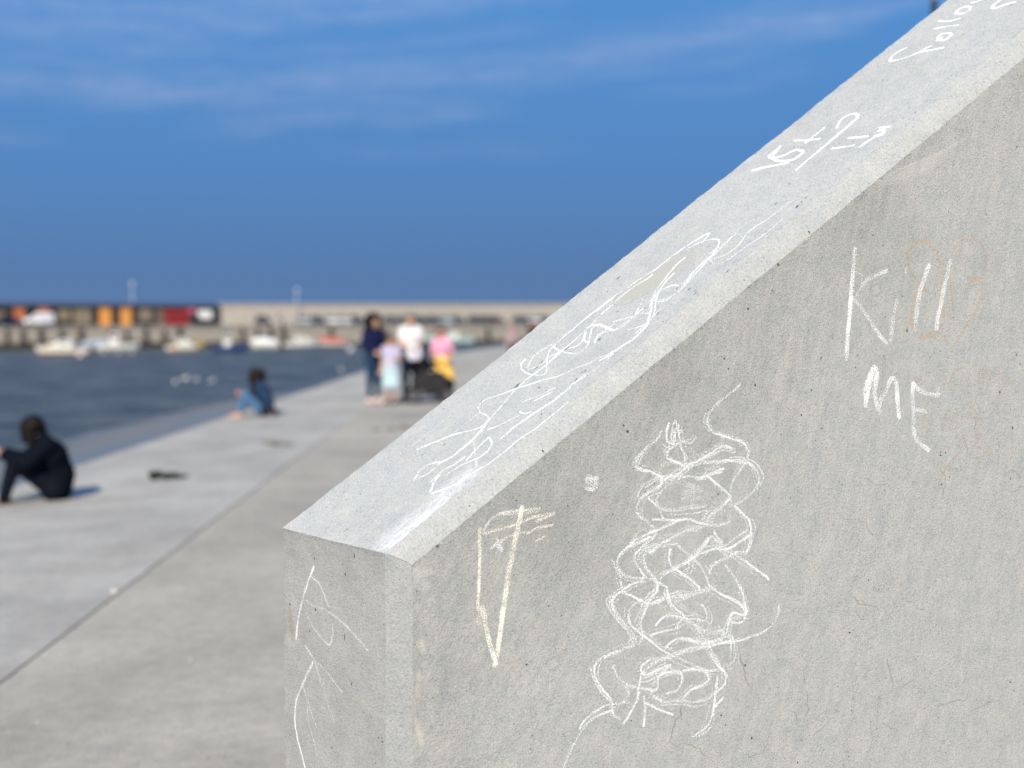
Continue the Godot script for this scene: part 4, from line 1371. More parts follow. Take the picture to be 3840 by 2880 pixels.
	chalk(side, 2.5, 0.53, "W", [630, 1208, 650, 1193, 671, 1179, 693, 1167, 712, 1150])
	chalk(side, 2.7, 0.61, "W", [625, 1205, 646, 1191, 664, 1178, 686, 1162, 704, 1152, 729, 1136, 750, 1120])
	chalk(side, 3.2, 0.50, "W", [664, 1188, 632, 1188, 601, 1176, 586, 1163, 583, 1147])
	chalk(side, 3.4, 0.57, "W", [699, 1221, 673, 1207, 645, 1190, 615, 1194, 580, 1186, 569, 1173, 569, 1150, 556, 1144])
	chalk(side, 2.4, 0.57, "W", [646, 1192, 617, 1196, 584, 1186, 571, 1172, 570, 1154, 555, 1149])
	chalk(side, 3.7, 0.54, "W", [699, 1220, 671, 1206, 648, 1193, 612, 1195, 580, 1188, 571, 1171])
	chalk(side, 2.3, 0.44, "W", [666, 1174, 637, 1162, 615, 1152, 605, 1138])
	chalk(side, 3.4, 0.52, "W", [686, 1179, 665, 1173, 635, 1164, 616, 1156])
	chalk(side, 3.6, 0.57, "W", [710, 1203, 706, 1181, 678, 1179, 650, 1169, 627, 1157])
	chalk(side, 2.9, 0.51, "W", [713, 1200, 701, 1180, 677, 1177, 651, 1167, 624, 1159])
	chalk(side, 3.1, 0.50, "W", [658, 1149, 678, 1125, 696, 1094, 700, 1071, 703, 1048, 673, 1054, 665, 1034, 661, 1009, 678, 998, 682, 968, 677, 951, 653, 942, 620, 940, 584, 946, 565, 941])
	chalk(side, 2.7, 0.48, "W", [697, 1092, 703, 1072, 707, 1042, 680, 1051, 667, 1030, 666, 1009, 676, 997, 683, 965, 679, 953, 655, 938, 619, 935])
	chalk(side, 3.4, 0.60, "W", [683, 1097, 686, 1075, 688, 1046, 664, 1052, 654, 1037, 646, 1014, 664, 1002, 664, 967])
	chalk(side, 3.5, 0.43, "W", [693, 1051, 662, 1056, 649, 1043, 649, 1020, 659, 1006, 664, 974])
	chalk(side, 3.7, 0.61, "W", [469, 1096, 499, 1100, 525, 1105, 558, 1108])
	chalk(side, 2.3, 0.47, "W", [412, 1144, 419, 1121, 444, 1105, 474, 1094, 495, 1098, 526, 1103, 561, 1105, 591, 1106])
	chalk(side, 3.5, 0.54, "W", [446, 1097, 473, 1086, 495, 1087, 529, 1097, 560, 1094, 590, 1101, 614, 1101])
	chalk(side, 2.7, 0.57, "W", [488, 1099, 512, 1099, 542, 1108, 575, 1105, 606, 1109, 632, 1115])
	chalk(side, 2.3, 0.43, "W", [449, 1099, 437, 1085, 437, 1065, 438, 1057, 457, 1036, 475, 1025, 502, 1005])
	chalk(side, 3.2, 0.53, "W", [475, 1101, 455, 1097, 446, 1083, 441, 1072, 449, 1059, 463, 1039, 485, 1026, 507, 1004, 532, 992, 560, 978])
	chalk(side, 3.4, 0.46, "W", [429, 1086, 430, 1069, 434, 1058, 452, 1042, 470, 1028, 493, 1006])
	chalk(side, 3.6, 0.45, "W", [437, 1070, 434, 1057, 437, 1046, 456, 1028, 474, 1015, 500, 992, 526, 976, 547, 963, 582, 948, 621, 937])
	chalk(side, 3.4, 0.60, "W", [509, 1031, 540, 1035, 553, 1052, 577, 1051, 595, 1047])
	chalk(side, 3.7, 0.48, "W", [483, 1034, 512, 1037, 548, 1046, 561, 1056, 584, 1059, 603, 1053])
	chalk(side, 2.8, 0.48, "W", [525, 1024, 556, 1030, 570, 1042, 592, 1042, 613, 1042, 617, 1059])
	chalk(side, 3.7, 0.51, "W", [526, 1023, 561, 1028, 573, 1043, 597, 1046, 620, 1039, 620, 1059, 611, 1073])
	chalk(side, 3.6, 0.55, "W", [524, 1086, 540, 1066, 562, 1048, 585, 1026, 598, 1005, 613, 986, 627, 965])
	chalk(side, 2.8, 0.60, "W", [516, 1115, 522, 1092, 540, 1074, 561, 1055, 590, 1027, 601, 1011, 613, 988])
	chalk(side, 2.5, 0.44, "W", [513, 1114, 518, 1087, 534, 1068, 556, 1052, 579, 1027, 594, 1008, 608, 986, 620, 967, 628, 947])
	chalk(side, 2.6, 0.55, "W", [551, 1068, 578, 1048, 601, 1027, 614, 1006])
	chalk(side, 3.6, 0.43, "W", [510, 1054, 526, 1062, 556, 1055, 592, 1040, 619, 1022, 653, 1025, 654, 1013, 625, 1005, 592, 1006, 556, 1016, 530, 1009, 522, 998, 535, 996])
	chalk(side, 3.2, 0.47, "W", [519, 1056, 546, 1055, 581, 1034, 612, 1016, 643, 1017, 642, 1007, 614, 1000, 583, 1000])
	chalk(side, 2.9, 0.58, "W", [557, 1054, 591, 1032, 624, 1017, 650, 1018, 653, 1008, 628, 1000, 589, 999, 558, 1009, 536, 1002])
	chalk(side, 2.6, 0.53, "W", [544, 1066, 579, 1042, 606, 1027, 639, 1032, 641, 1021, 612, 1008, 577, 1013])
	chalk(side, 3.5, 0.59, "W", [682, 1004, 648, 1001, 613, 1001, 582, 993, 552, 989, 521, 979, 490, 969])
	chalk(side, 2.5, 0.60, "W", [673, 994, 639, 995, 609, 990, 578, 985, 544, 980, 511, 972, 482, 962])
	chalk(side, 2.9, 0.44, "W", [672, 1002, 636, 1001, 603, 999, 571, 994, 538, 987, 510, 976, 478, 968, 458, 955])
	chalk(side, 3.3, 0.58, "W", [671, 1000, 635, 998, 603, 993, 567, 991, 541, 982])
	chalk(side, 2.7, 0.54, "W", [475, 972, 462, 959, 471, 944, 498, 956, 526, 960, 501, 942, 470, 932])
	chalk(side, 2.9, 0.49, "W", [488, 970, 475, 956, 484, 939, 513, 952, 539, 956, 515, 939, 484, 926])
	chalk(side, 2.3, 0.50, "W", [512, 975, 484, 969, 468, 955, 478, 942, 509, 950, 533, 957])
	chalk(side, 2.7, 0.61, "W", [494, 982, 472, 980, 457, 964, 467, 951, 496, 958, 521, 967, 496, 947, 466, 939])
	chalk(side, 3.1, 0.46, "W", [458, 915, 493, 910, 495, 930, 519, 941, 550, 941, 552, 915, 537, 904, 516, 902])
	chalk(side, 3.0, 0.42, "W", [408, 974, 416, 954, 434, 935, 466, 923, 506, 915, 509, 939, 530, 946, 557, 946, 558, 924])
	chalk(side, 3.1, 0.43, "W", [403, 971, 406, 950, 428, 929, 457, 922, 496, 911, 496, 938, 519, 943, 548, 944, 551, 918, 538, 909])
	chalk(side, 2.6, 0.53, "W", [425, 940, 452, 930, 488, 920, 495, 945, 513, 955, 543, 951, 545, 928])
	chalk(side, 3.7, 0.47, "W", [584, 956, 608, 942, 608, 927, 590, 915, 575, 916, 554, 900])
	chalk(side, 3.1, 0.44, "W", [619, 937, 620, 920, 603, 912, 584, 909])
	chalk(side, 2.9, 0.43, "W", [504, 906, 530, 892, 558, 895, 589, 888, 618, 890, 640, 901, 660, 920, 661, 943, 644, 956, 627, 980])
	chalk(side, 2.4, 0.55, "W", [529, 882, 560, 880, 592, 873, 618, 880, 643, 892, 659, 908, 659, 927, 644, 947, 631, 968])
	chalk(side, 2.9, 0.55, "W", [511, 883, 542, 882, 578, 875, 605, 877, 627, 893, 647, 905])
	chalk(side, 3.0, 0.50, "W", [506, 889, 540, 888, 574, 881, 599, 887, 620, 897, 642, 912, 645, 938])
	chalk(side, 2.6, 0.48, "W", [640, 925, 637, 896, 629, 865, 624, 832, 608, 821, 584, 809])
	chalk(side, 3.2, 0.44, "W", [626, 927, 622, 900, 617, 869, 608, 836, 597, 822, 574, 810])
	chalk(side, 2.5, 0.59, "W", [625, 909, 619, 877, 610, 848, 599, 830])
	chalk(side, 3.3, 0.52, "W", [633, 865, 626, 836, 613, 820, 588, 811])
	spot(top, 0.4443, 0.2027, 0.0048, 0.55, 0.12, Color8(44, 40, 38), 0.90)
	spot(top, 0.5752, 0.1932, 0.0042, 0.55, 0.12, Color8(44, 40, 38), 0.90)
	spot(top, 0.5204, 0.2200, 0.0030, 0.55, 0.12, Color8(44, 40, 38), 0.90)
	spot(top, 0.5029, 0.2119, 0.0034, 0.55, 0.12, Color8(44, 40, 38), 0.90)
	spot(top, 0.5127, 0.0593, 0.0032, 0.55, 0.12, Color8(44, 40, 38), 0.90)
	spot(top, 0.5011, 0.0625, 0.0022, 0.55, 0.12, Color8(44, 40, 38), 0.90)
	spot(top, 0.3912, 0.1745, 0.0022, 0.55, 0.12, Color8(44, 40, 38), 0.90)
	spot(top, 0.3768, 0.2534, 0.0020, 0.55, 0.12, Color8(44, 40, 38), 0.90)
	spot(top, 0.2487, 0.2017, 0.0030, 0.55, 0.12, Color8(44, 40, 38), 0.90)
	spot(top, 0.3011, 0.2459, 0.0016, 0.55, 0.12, Color8(44, 40, 38), 0.90)
	spot(top, 0.5395, 0.0609, 0.0024, 0.55, 0.12, Color8(44, 40, 38), 0.90)
	spot(top, 0.5328, 0.0663, 0.0020, 0.55, 0.12, Color8(44, 40, 38), 0.90)
	spot(top, 0.4616, 0.1055, 0.0016, 0.55, 0.12, Color8(44, 40, 38), 0.90)
	spot(top, 0.6260, 0.1322, 0.0026, 0.55, 0.12, Color8(44, 40, 38), 0.90)
	spot(top, 0.4263, 0.1123, 0.0018, 0.55, 0.12, Color8(44, 40, 38), 0.90)
	spot(top, 0.4649, 0.0460, 0.0014, 0.55, 0.12, Color8(44, 40, 38), 0.90)
	spot(top, 0.7993, 0.3047, 0.0042, 0.55, 0.12, Color8(44, 40, 38), 0.85)
	spot(top, 1.1377, 0.1071, 0.0020, 0.55, 0.12, Color8(44, 40, 38), 0.85)
	spot(top, 1.1430, 0.0378, 0.0030, 0.55, 0.12, Color8(44, 40, 38), 0.85)
	spot(top, 1.1111, 0.0320, 0.0034, 0.55, 0.12, Color8(44, 40, 38), 0.85)
	spot(top, 1.1120, 0.1029, 0.0030, 0.55, 0.12, Color8(44, 40, 38), 0.85)
	spot(top, 1.0050, 0.0066, 0.0022, 0.55, 0.12, Color8(44, 40, 38), 0.85)
	spot(top, 0.8114, 0.0864, 0.0022, 0.55, 0.12, Color8(44, 40, 38), 0.85)
	spot(top, 0.8165, 0.0478, 0.0028, 0.55, 0.12, Color8(44, 40, 38), 0.85)
	spot(top, 0.8113, 0.0209, 0.0022, 0.55, 0.12, Color8(44, 40, 38), 0.85)
	spot(top, 0.8887, 0.0054, 0.0030, 0.55, 0.12, Color8(44, 40, 38), 0.85)
	spot(top, 0.7340, 0.0548, 0.0030, 0.55, 0.12, Color8(44, 40, 38), 0.85)
	spot(top, 0.7376, 0.1088, 0.0024, 0.55, 0.12, Color8(44, 40, 38), 0.85)
	spot(top, 0.6258, 0.1284, 0.0030, 0.55, 0.12, Color8(44, 40, 38), 0.85)
	spot(top, 1.7760, 0.1694, 0.0034, 0.55, 0.12, Color8(44, 40, 38), 0.80)
	spot(top, 1.7244, 0.1446, 0.0020, 0.55, 0.12, Color8(44, 40, 38), 0.80)
	spot(top, 1.7008, 0.1353, 0.0020, 0.55, 0.12, Color8(44, 40, 38), 0.80)
	spot(top, 1.6119, 0.1344, 0.0020, 0.55, 0.12, Color8(44, 40, 38), 0.80)
	spot(top, 1.5877, 0.2298, 0.0020, 0.55, 0.12, Color8(44, 40, 38), 0.80)
	spot(top, 1.4816, 0.1687, 0.0022, 0.55, 0.12, Color8(44, 40, 38), 0.80)
	spot(top, 1.4801, 0.0579, 0.0022, 0.55, 0.12, Color8(44, 40, 38), 0.80)
	spot(top, 1.1124, 0.1036, 0.0026, 0.55, 0.12, Color8(44, 40, 38), 0.80)
	spot(top, 1.1113, 0.0296, 0.0030, 0.55, 0.12, Color8(44, 40, 38), 0.80)
	spot(end, 0.1079, 1.1955, 0.0034, 1.60, 0.00, Color8(44, 40, 38), 0.85)
	spot(end, 0.1413, 1.1544, 0.0026, 1.00, 0.00, Color8(44, 40, 38), 0.85)
	spot(end, 0.1450, 1.0300, 0.0034, 2.00, 0.00, Color8(44, 40, 38), 0.85)
	spot(end, 0.0370, 1.1743, 0.0014, 1.00, 0.00, Color8(44, 40, 38), 0.85)
	spot(end, 0.1523, 1.1716, 0.0016, 1.00, 0.00, Color8(44, 40, 38), 0.85)
	spot(end, 0.1195, 0.9437, 0.0026, 1.50, 0.00, Color8(44, 40, 38), 0.85)
	spot(end, 0.2537, 1.0662, 0.0030, 1.00, 0.00, Color8(44, 40, 38), 0.85)
	spot(end, 0.3582, 1.0587, 0.0030, 1.00, 0.00, Color8(44, 40, 38), 0.85)
	spot(end, 0.1644, 1.0964, 0.0014, 1.50, 0.00, Color8(44, 40, 38), 0.85)
	spot(end, 0.2844, 1.0373, 0.0012, 1.00, 0.00, Color8(44, 40, 38), 0.85)
	spot(side, 0.0494, 1.2275, 0.0042, 1.00, 0.00, Color8(96, 76, 66), 0.85)
	spot(side, 0.0756, 1.2329, 0.0018, 1.00, 0.00, Color8(96, 76, 66), 0.85)
	spot(side, 0.0623, 1.2449, 0.0014, 1.00, 0.00, Color8(96, 76, 66), 0.85)
	spot(side, 0.0735, 1.0413, 0.0014, 1.00, 0.00, Color8(96, 76, 66), 0.85)
	spot(side, 0.0392, 0.9457, 0.0016, 1.00, 0.00, Color8(96, 76, 66), 0.85)
	spot(side, 0.4345, 1.4297, 0.0034, 1.00, 0.00, Color8(44, 40, 38), 0.90)
	spot(side, 0.4261, 1.4413, 0.0022, 1.00, 0.00, Color8(44, 40, 38), 0.90)
	spot(side, 0.5540, 1.4317, 0.0016, 1.00, 0.00, Color8(44, 40, 38), 0.90)
	spot(side, 0.4041, 1.2686, 0.0016, 1.00, 0.00, Color8(44, 40, 38), 0.90)
	spot(side, 0.7774, 1.4139, 0.0014, 1.00, 0.00, Color8(44, 40, 38), 0.90)
	spot(side, 1.3215, 1.4886, 0.0028, 1.20, 0.30, Color8(44, 40, 38), 0.85)
	spot(side, 0.8465, 1.5026, 0.0022, 1.20, 0.30, Color8(44, 40, 38), 0.85)
	spot(side, 0.7538, 1.7037, 0.0020, 1.20, 0.30, Color8(44, 40, 38), 0.85)
	spot(side, 0.7662, 1.7570, 0.0030, 1.20, 0.30, Color8(44, 40, 38), 0.85)
	spot(side, 1.3577, 1.4089, 0.0030, 1.20, 0.30, Color8(44, 40, 38), 0.85)
	spot(side, 0.8704, 1.5681, 0.0022, 1.20, 0.30, Color8(44, 40, 38), 0.85)
	spot(side, 1.0798, 1.6234, 0.0030, 1.20, 0.30, Color8(44, 40, 38), 0.85)
	spot(side, 1.0665, 1.6940, 0.0016, 1.20, 0.30, Color8(44, 40, 38), 0.85)
	spot(side, 1.1739, 1.2936, 0.0026, 1.20, 0.30, Color8(44, 40, 38), 0.85)
	spot(side, 0.8593, 1.3967, 0.0016, 1.20, 0.30, Color8(44, 40, 38), 0.85)
	spot(side, 1.2536, 1.0882, 0.0050, 1.30, 0.20, Color8(140, 122, 108), 0.35)
	spot(side, 1.2704, 1.0548, 0.0026, 1.30, 0.20, Color8(140, 122, 108), 0.35)
	spot(side, 1.0992, 1.2988, 0.0050, 1.30, 0.20, Color8(140, 122, 108), 0.35)
	spot(side, 1.0424, 1.1725, 0.0060, 1.30, 0.20, Color8(140, 122, 108), 0.35)
	spot(side, 0.9029, 1.2224, 0.0040, 1.30, 0.20, Color8(140, 122, 108), 0.35)
	spot(side, 1.0723, 1.0856, 0.0050, 1.30, 0.20, Color8(140, 122, 108), 0.35)
	spot(side, 0.9842, 0.8966, 0.0040, 1.30, 0.20, Color8(140, 122, 108), 0.35)
	spot(side, 1.2320, 1.1425, 0.0040, 1.30, 0.20, Color8(140, 122, 108), 0.35)


# ============================================================ the quay across the water
func on_quay(s: float, off: float, y := DECK) -> Vector3:
	return Vector3(Q0.x, y, Q0.z) + QD * s + QN * off


func far_quay() -> void:
	var root := thing("stone_quay", "long stone harbour quay with dark timber fender piles across the water", "quay", on_quay(0, 0, WATER), QTURN)
	# local x runs along the quay, y up from the water, z towards the promenade
	var st := make()
	box(st, Vector3(60, 1.0, -8.0), Vector3(260, 3.5, 16.0), 0.1)
	box(st, Vector3(60, 2.86, -8.0), Vector3(260.2, 0.24, 16.3), 0.06)
	box(st, Vector3(60, -1.5, -8.0), Vector3(260, 1.6, 16.6))
	put("quay_body", st, M.stone, root)
	st = make()
	var prev := []
	st.set_smooth_group(-1)
	for i in 131:
		var x := -70.0 + i * 2.0
		var top := (0.75 if x < 34.0 else 0.45) + blot.get_noise_2d(i * 4.0, 3.0) * 0.5
		var now := [Vector3(x, -0.5, 0.04), Vector3(x, top, 0.04)]
		if prev:
			quad(st, prev[0], prev[1], now[1], now[0], Vector3(0, 0, 1))
		prev = now
	put("weed_band", st, M.weed, root)
	var pile := make()
	box(pile, Vector3(0, 0.7, 0.16), Vector3(0.5, 4.0, 0.34), 0.04)
	pile.generate_normals()
	var pm := pile.commit()
	pm.surface_set_material(0, M.timber)
	for i in 38:
		if i in [5, 11, 12, 19] or (i > 17 and i % 4 != 0):
			continue
		var p := MeshInstance3D.new()
		p.mesh = pm
		p.name = "fender_pile"
		root.add_child(p, true)
		p.position = Vector3(0.9 + i * 2.35 + 0.35 * sin(i * 5.1), -0.1 + 0.25 * sin(i * 3.3), 0)
		p.scale = Vector3(0.8 + 0.5 * absf(sin(i * 2.7)), 1.0, 1.0)
	# the high sea wall at the back of the quay
	var wall := thing("sea_wall", "tall pale stone sea wall running behind the parked cars", "wall", on_quay(0, 13.0), QTURN)
	st = make()
	for i in 4:
		var x0 := -60.0 + (0.0 if i == 0 else 92.0 + (i - 1) * 50.0)
		var x1 := 32.0 + i * 50.0 - (0.0 if i else 0.0)
		var y0 := 2.9 if i == 0 else 3.12 + (i - 1) * 0.28
		var y1 := 3.0 if i == 0 else y0 + 0.28
		var ring0 := [Vector3(x0, 0, 0), Vector3(x0, y0, 0), Vector3(x0, y0, -1.4), Vector3(x0, 0, -1.4)]
		var ring1 := [Vector3(x1, 0, 0), Vector3(x1, y1, 0), Vector3(x1, y1, -1.4), Vector3(x1, 0, -1.4)]
		loft(st, [ring0, ring1], true, true, false)
	put("wall_body", st, M.parapet, wall)
	st = make()
	loft(st, [[Vector3(32, 3.12, 0.15), Vector3(32, 3.35, 0.15), Vector3(32, 3.35, -1.5), Vector3(32, 3.12, -1.5)], [Vector3(182, 3.96, 0.15), Vector3(182, 4.19, 0.15), Vector3(182, 4.19, -1.5), Vector3(182, 3.96, -1.5)]], true, true, false)
	put("coping", st, M.parapet, wall)
	for d in [[21.2, 8.4, "slim pale lamp post rising above the shed roofs"], [47.6, 7.7, "slim pale lamp post rising above the sea wall right of the sheds"]]:
		var post := thing("lamp_post", d[2], "lamp post", on_quay(d[0], 12.2), QTURN, "lamp posts on the quay")
		st = make()
		tube(st, [Vector3.ZERO, Vector3(0, d[1] * 0.55, 0), Vector3(0, d[1] - 2.2, 0)], 0.10, 0.07)
		put("pole", st, M.pole, post)
		st = make()
		box(st, Vector3(0, d[1] - 2.1, 0.12), Vector3(0.5, 0.3, 0.62), 0.06)
		put("lamp_head", st, M.lamp, post)


func sheds() -> void:
	# [from, to, wall, label, [doors: from, to, low, high, material, name, label]]
	var list := [
		[-2.6, 7.35, M.shed, "dark timber quay shed with two rust red doors", [
			[-2.0, 1.3, 0.2, 2.0, M.tan, "shutter", ""], [2.35, 3.9, 0.0, 2.75, M.rust, "door", ""], [4.2, 5.4, 1.2, 2.5, M.glass, "window", ""], [5.65, 7.15, 0.0, 2.75, M.rust, "door", ""]]],
		[7.45, 19.15, M.shed, "dark timber quay shed with two bright orange doors and tan shutters", [
			[8.25, 10.0, 0.75, 2.3, M.tan, "shutter", ""], [10.4, 12.9, 0.25, 2.35, M.tan, "shutter", ""], [13.0, 13.7, 0.9, 2.3, M.glass, "window", ""], [13.95, 15.65, 0.0, 2.85, M.orange, "door", ""], [16.95, 18.55, 0.0, 2.85, M.orange, "door", ""]]],
		[19.25, 31.9, M.shed_blue, "dark blue timber quay shed nearest the open sea wall", [
			[19.6, 21.5, 0.7, 2.4, M.tan, "shutter", ""], [22.2, 23.1, 0.0, 2.4, mat(Color(0.17, 0.14, 0.125)), "door", ""], [23.6, 26.0, 0.3, 2.2, M.glass, "window", ""], [26.6, 27.9, 0.0, 2.3, M.timber, "door", ""], [28.3, 30.0, 1.0, 2.2, M.glass, "window", ""]]],
	]
	for d in list:
		var length: float = d[1] - d[0]
		var root := thing("quay_shed", d[3], "shed", on_quay((d[0] + d[1]) * 0.5, 3.0), QTURN, "sheds along the quay")
		var h := length * 0.5
		var st := make()
		var x0 := -h
		loft(st, [[Vector3(-h, 0, 0), Vector3(-h, 2.75, 0), Vector3(-h, 3.0, -5.0), Vector3(-h, 0, -5.0)], [Vector3(h, 0, 0), Vector3(h, 2.75, 0), Vector3(h, 3.0, -5.0), Vector3(h, 0, -5.0)]], true, true, false)
		put("wall", st, d[2], root)
		st = make()
		loft(st, [[Vector3(-h - 0.02, 2.72, 0.35), Vector3(-h - 0.02, 2.9, 0.35), Vector3(-h - 0.02, 3.32, -3.0), Vector3(-h - 0.02, 3.05, -5.3), Vector3(-h - 0.02, 2.9, -5.3)], [Vector3(h + 0.02, 2.72, 0.35), Vector3(h + 0.02, 2.9, 0.35), Vector3(h + 0.02, 3.32, -3.0), Vector3(h + 0.02, 3.05, -5.3), Vector3(h + 0.02, 2.9, -5.3)]], true, true, false)
		put("roof", st, M.slate, root)
		for e in d[4]:
			var w: float = e[1] - e[0]
			st = make()
			box(st, Vector3((e[0] + e[1]) * 0.5 - (d[0] + d[1]) * 0.5, (e[2] + e[3]) * 0.5 + 0.01, 0.05), Vector3(w, e[3] - e[2], 0.1), 0.02)
			var o := put(e[5], st, e[4], root)
			st = make()
			for sx in [-1, 1]:
				box(st, Vector3((e[0] + e[1]) * 0.5 - (d[0] + d[1]) * 0.5 + sx * (w * 0.5 + 0.06), (e[2] + e[3]) * 0.5 + 0.01, 0.07), Vector3(0.12, e[3] - e[2] + 0.1, 0.14), 0.01)
			box(st, Vector3((e[0] + e[1]) * 0.5 - (d[0] + d[1]) * 0.5, e[3] + 0.07, 0.07), Vector3(w, 0.12, 0.13), 0.01)
			put("frame", st, M.timber, o)
	# in front of the blue shed: red stall, pink parasol, white board
	var stall := thing("market_stall", "red canvas market stall in front of the dark blue shed", "stall", on_quay(24.8, 1.9), QTURN)
	var st := make()
	for s in [-1, 1]:
		for z in [-0.6, 0.6]:
			st = make()
			tube(st, [Vector3(s * 1.7, 0, z), Vector3(s * 1.7, 2.0, z)], 0.04)
			put("post", st, M.steel, stall)
	st = make()
	loft(st, [[Vector3(-1.85, 1.55, 0.75), Vector3(-1.85, 1.95, 0.75), Vector3(-1.85, 2.2, 0), Vector3(-1.85, 1.95, -0.75), Vector3(-1.85, 1.55, -0.75)], [Vector3(1.85, 1.55, 0.75), Vector3(1.85, 1.95, 0.75), Vector3(1.85, 2.2, 0), Vector3(1.85, 1.95, -0.75), Vector3(1.85, 1.55, -0.75)]], true, true, false)
	put("canopy", st, mat(Color(0.30, 0.03, 0.034)), stall)
	st = make()
	box(st, Vector3(0, 0.7, 0.3), Vector3(3.4, 1.25, 0.8), 0.03)
	put("counter_cloth", st, mat(Color(0.25, 0.026, 0.03)), stall)
	var para := thing("parasol", "bright pink parasol beside the red market stall", "parasol", on_quay(27.0, 1.6), QTURN)
	st = make()
	tube(st, [Vector3.ZERO, Vector3(0, 2.6, 0)], 0.03)
	put("pole", st, M.white, para)
	st = make()
	loft(st, [ring(Vector3(0, 1.95, 0), Vector3.UP, 0.85, 8), ring(Vector3(0, 2.25, 0), Vector3.UP, 0.55, 8), ring(Vector3(0, 2.5, 0), Vector3.UP, 0.05, 8)], true, false)
	put("canopy", st, mat(Color(0.46, 0.09, 0.18)), para)
	var board := thing("hoarding_board", "blank white board standing right of the pink parasol", "board", on_quay(29.0, 1.8), QTURN)
	st = make()
	box(st, Vector3(0, 1.6, 0), Vector3(2.1, 1.25, 0.1), 0.02)
	put("panel", st, M.white, board)
	for s in [-1, 1]:
		st = make()
		box(st, Vector3(s * 0.9, 0.5, -0.02), Vector3(0.09, 1.0, 0.09), 0.01)
		put("leg", st, M.timber, board)


# ============================================================ vehicles
func car(label: String, at: Vector3, turn: float, paint: Color, van := false, group := "cars parked along the quay") -> Node3D:
	var root := thing("parked_car" if not van else "parked_van", label, "car" if not van else "van", at, turn, group)
	var pm := mat(paint, 0.25)
	pm.clearcoat_enabled = true
	pm.clearcoat = 0.6
	var st := make()
	# bonnet towards +z
	var prof: Array
	if van:
		prof = [[2.05, 0.78, 0.35, 0.75], [1.95, 0.86, 0.25, 0.98], [1.45, 0.88, 0.22, 1.08], [1.1, 0.88, 0.22, 1.12], [0.6, 0.88, 0.22, 1.12], [-1.9, 0.88, 0.22, 1.15], [-2.02, 0.84, 0.3, 1.1]]
	else:
		prof = [[2.05, 0.70, 0.36, 0.62], [1.95, 0.80, 0.26, 0.76], [1.5, 0.86, 0.20, 0.86], [0.9, 0.87, 0.20, 0.93], [0.0, 0.87, 0.20, 0.94], [-1.2, 0.87, 0.20, 0.95], [-1.8, 0.84, 0.24, 0.92], [-1.98, 0.76, 0.36, 0.80]]
	var rings := []
	for p in prof:
		rings.append(slab_ring(p[0], p[1], p[2], p[3]))
	loft(st, rings)
	put("body", st, pm, root)
	rings = []
	var cab: Array = [[1.1, 0.78, 1.0, 1.14], [0.45, 0.76, 1.0, 1.80], [-1.85, 0.76, 1.0, 1.84], [-1.95, 0.74, 1.0, 1.7]] if van else [[1.05, 0.74, 0.86, 0.95], [0.25, 0.68, 0.86, 1.40], [-0.9, 0.66, 0.86, 1.42], [-1.7, 0.70, 0.86, 0.98]]
	for p in cab:
		rings.append(slab_ring(p[0], p[1], p[2], p[3]))
	st = make()
	loft(st, rings)
	put("cabin_glass", st, pm if van else M.glass, root)
	st = make()
	if van:
		loft(st, [[Vector3(-0.66, 1.16, 1.06), Vector3(0.66, 1.16, 1.06), Vector3(0.66, 1.2, 1.1), Vector3(-0.66, 1.2, 1.1)], [Vector3(-0.6, 1.70, 0.58), Vector3(0.6, 1.70, 0.58), Vector3(0.6, 1.74, 0.62), Vector3(-0.6, 1.74, 0.62)]], true, true, false)
		put("windscreen", st, M.glass, root)
	else:
		loft(st, [slab_ring(0.28, 0.62, 1.36, 1.44), slab_ring(-0.3, 0.65, 1.38, 1.47), slab_ring(-0.95, 0.62, 1.38, 1.455)])
		put("roof", st, pm, root)
	for z in [1.3, -1.25]:
		for s in [-1, 1]:
			st = make()
			loft(st, [ring(Vector3(s * 0.70, 0.31, z), Vector3.RIGHT, 0.31, 14), ring(Vector3(s * 0.89, 0.31, z), Vector3.RIGHT, 0.31, 14)])
			var w := put("wheel", st, M.rubber, root)
			st = make()
			loft(st, [ring(Vector3(s * 0.885, 0.31, z), Vector3.RIGHT, 0.19, 12), ring(Vector3(s * 0.905, 0.31, z), Vector3.RIGHT, 0.17, 12)])
			put("rim", st, M.steel, w)
	for s in [-1, 1]:
		st = make()
		box(st, Vector3(s * 0.55, 0.68, 1.97), Vector3(0.32, 0.14, 0.08), 0.02)
		put("headlight", st, M.lamp, root)
	return root


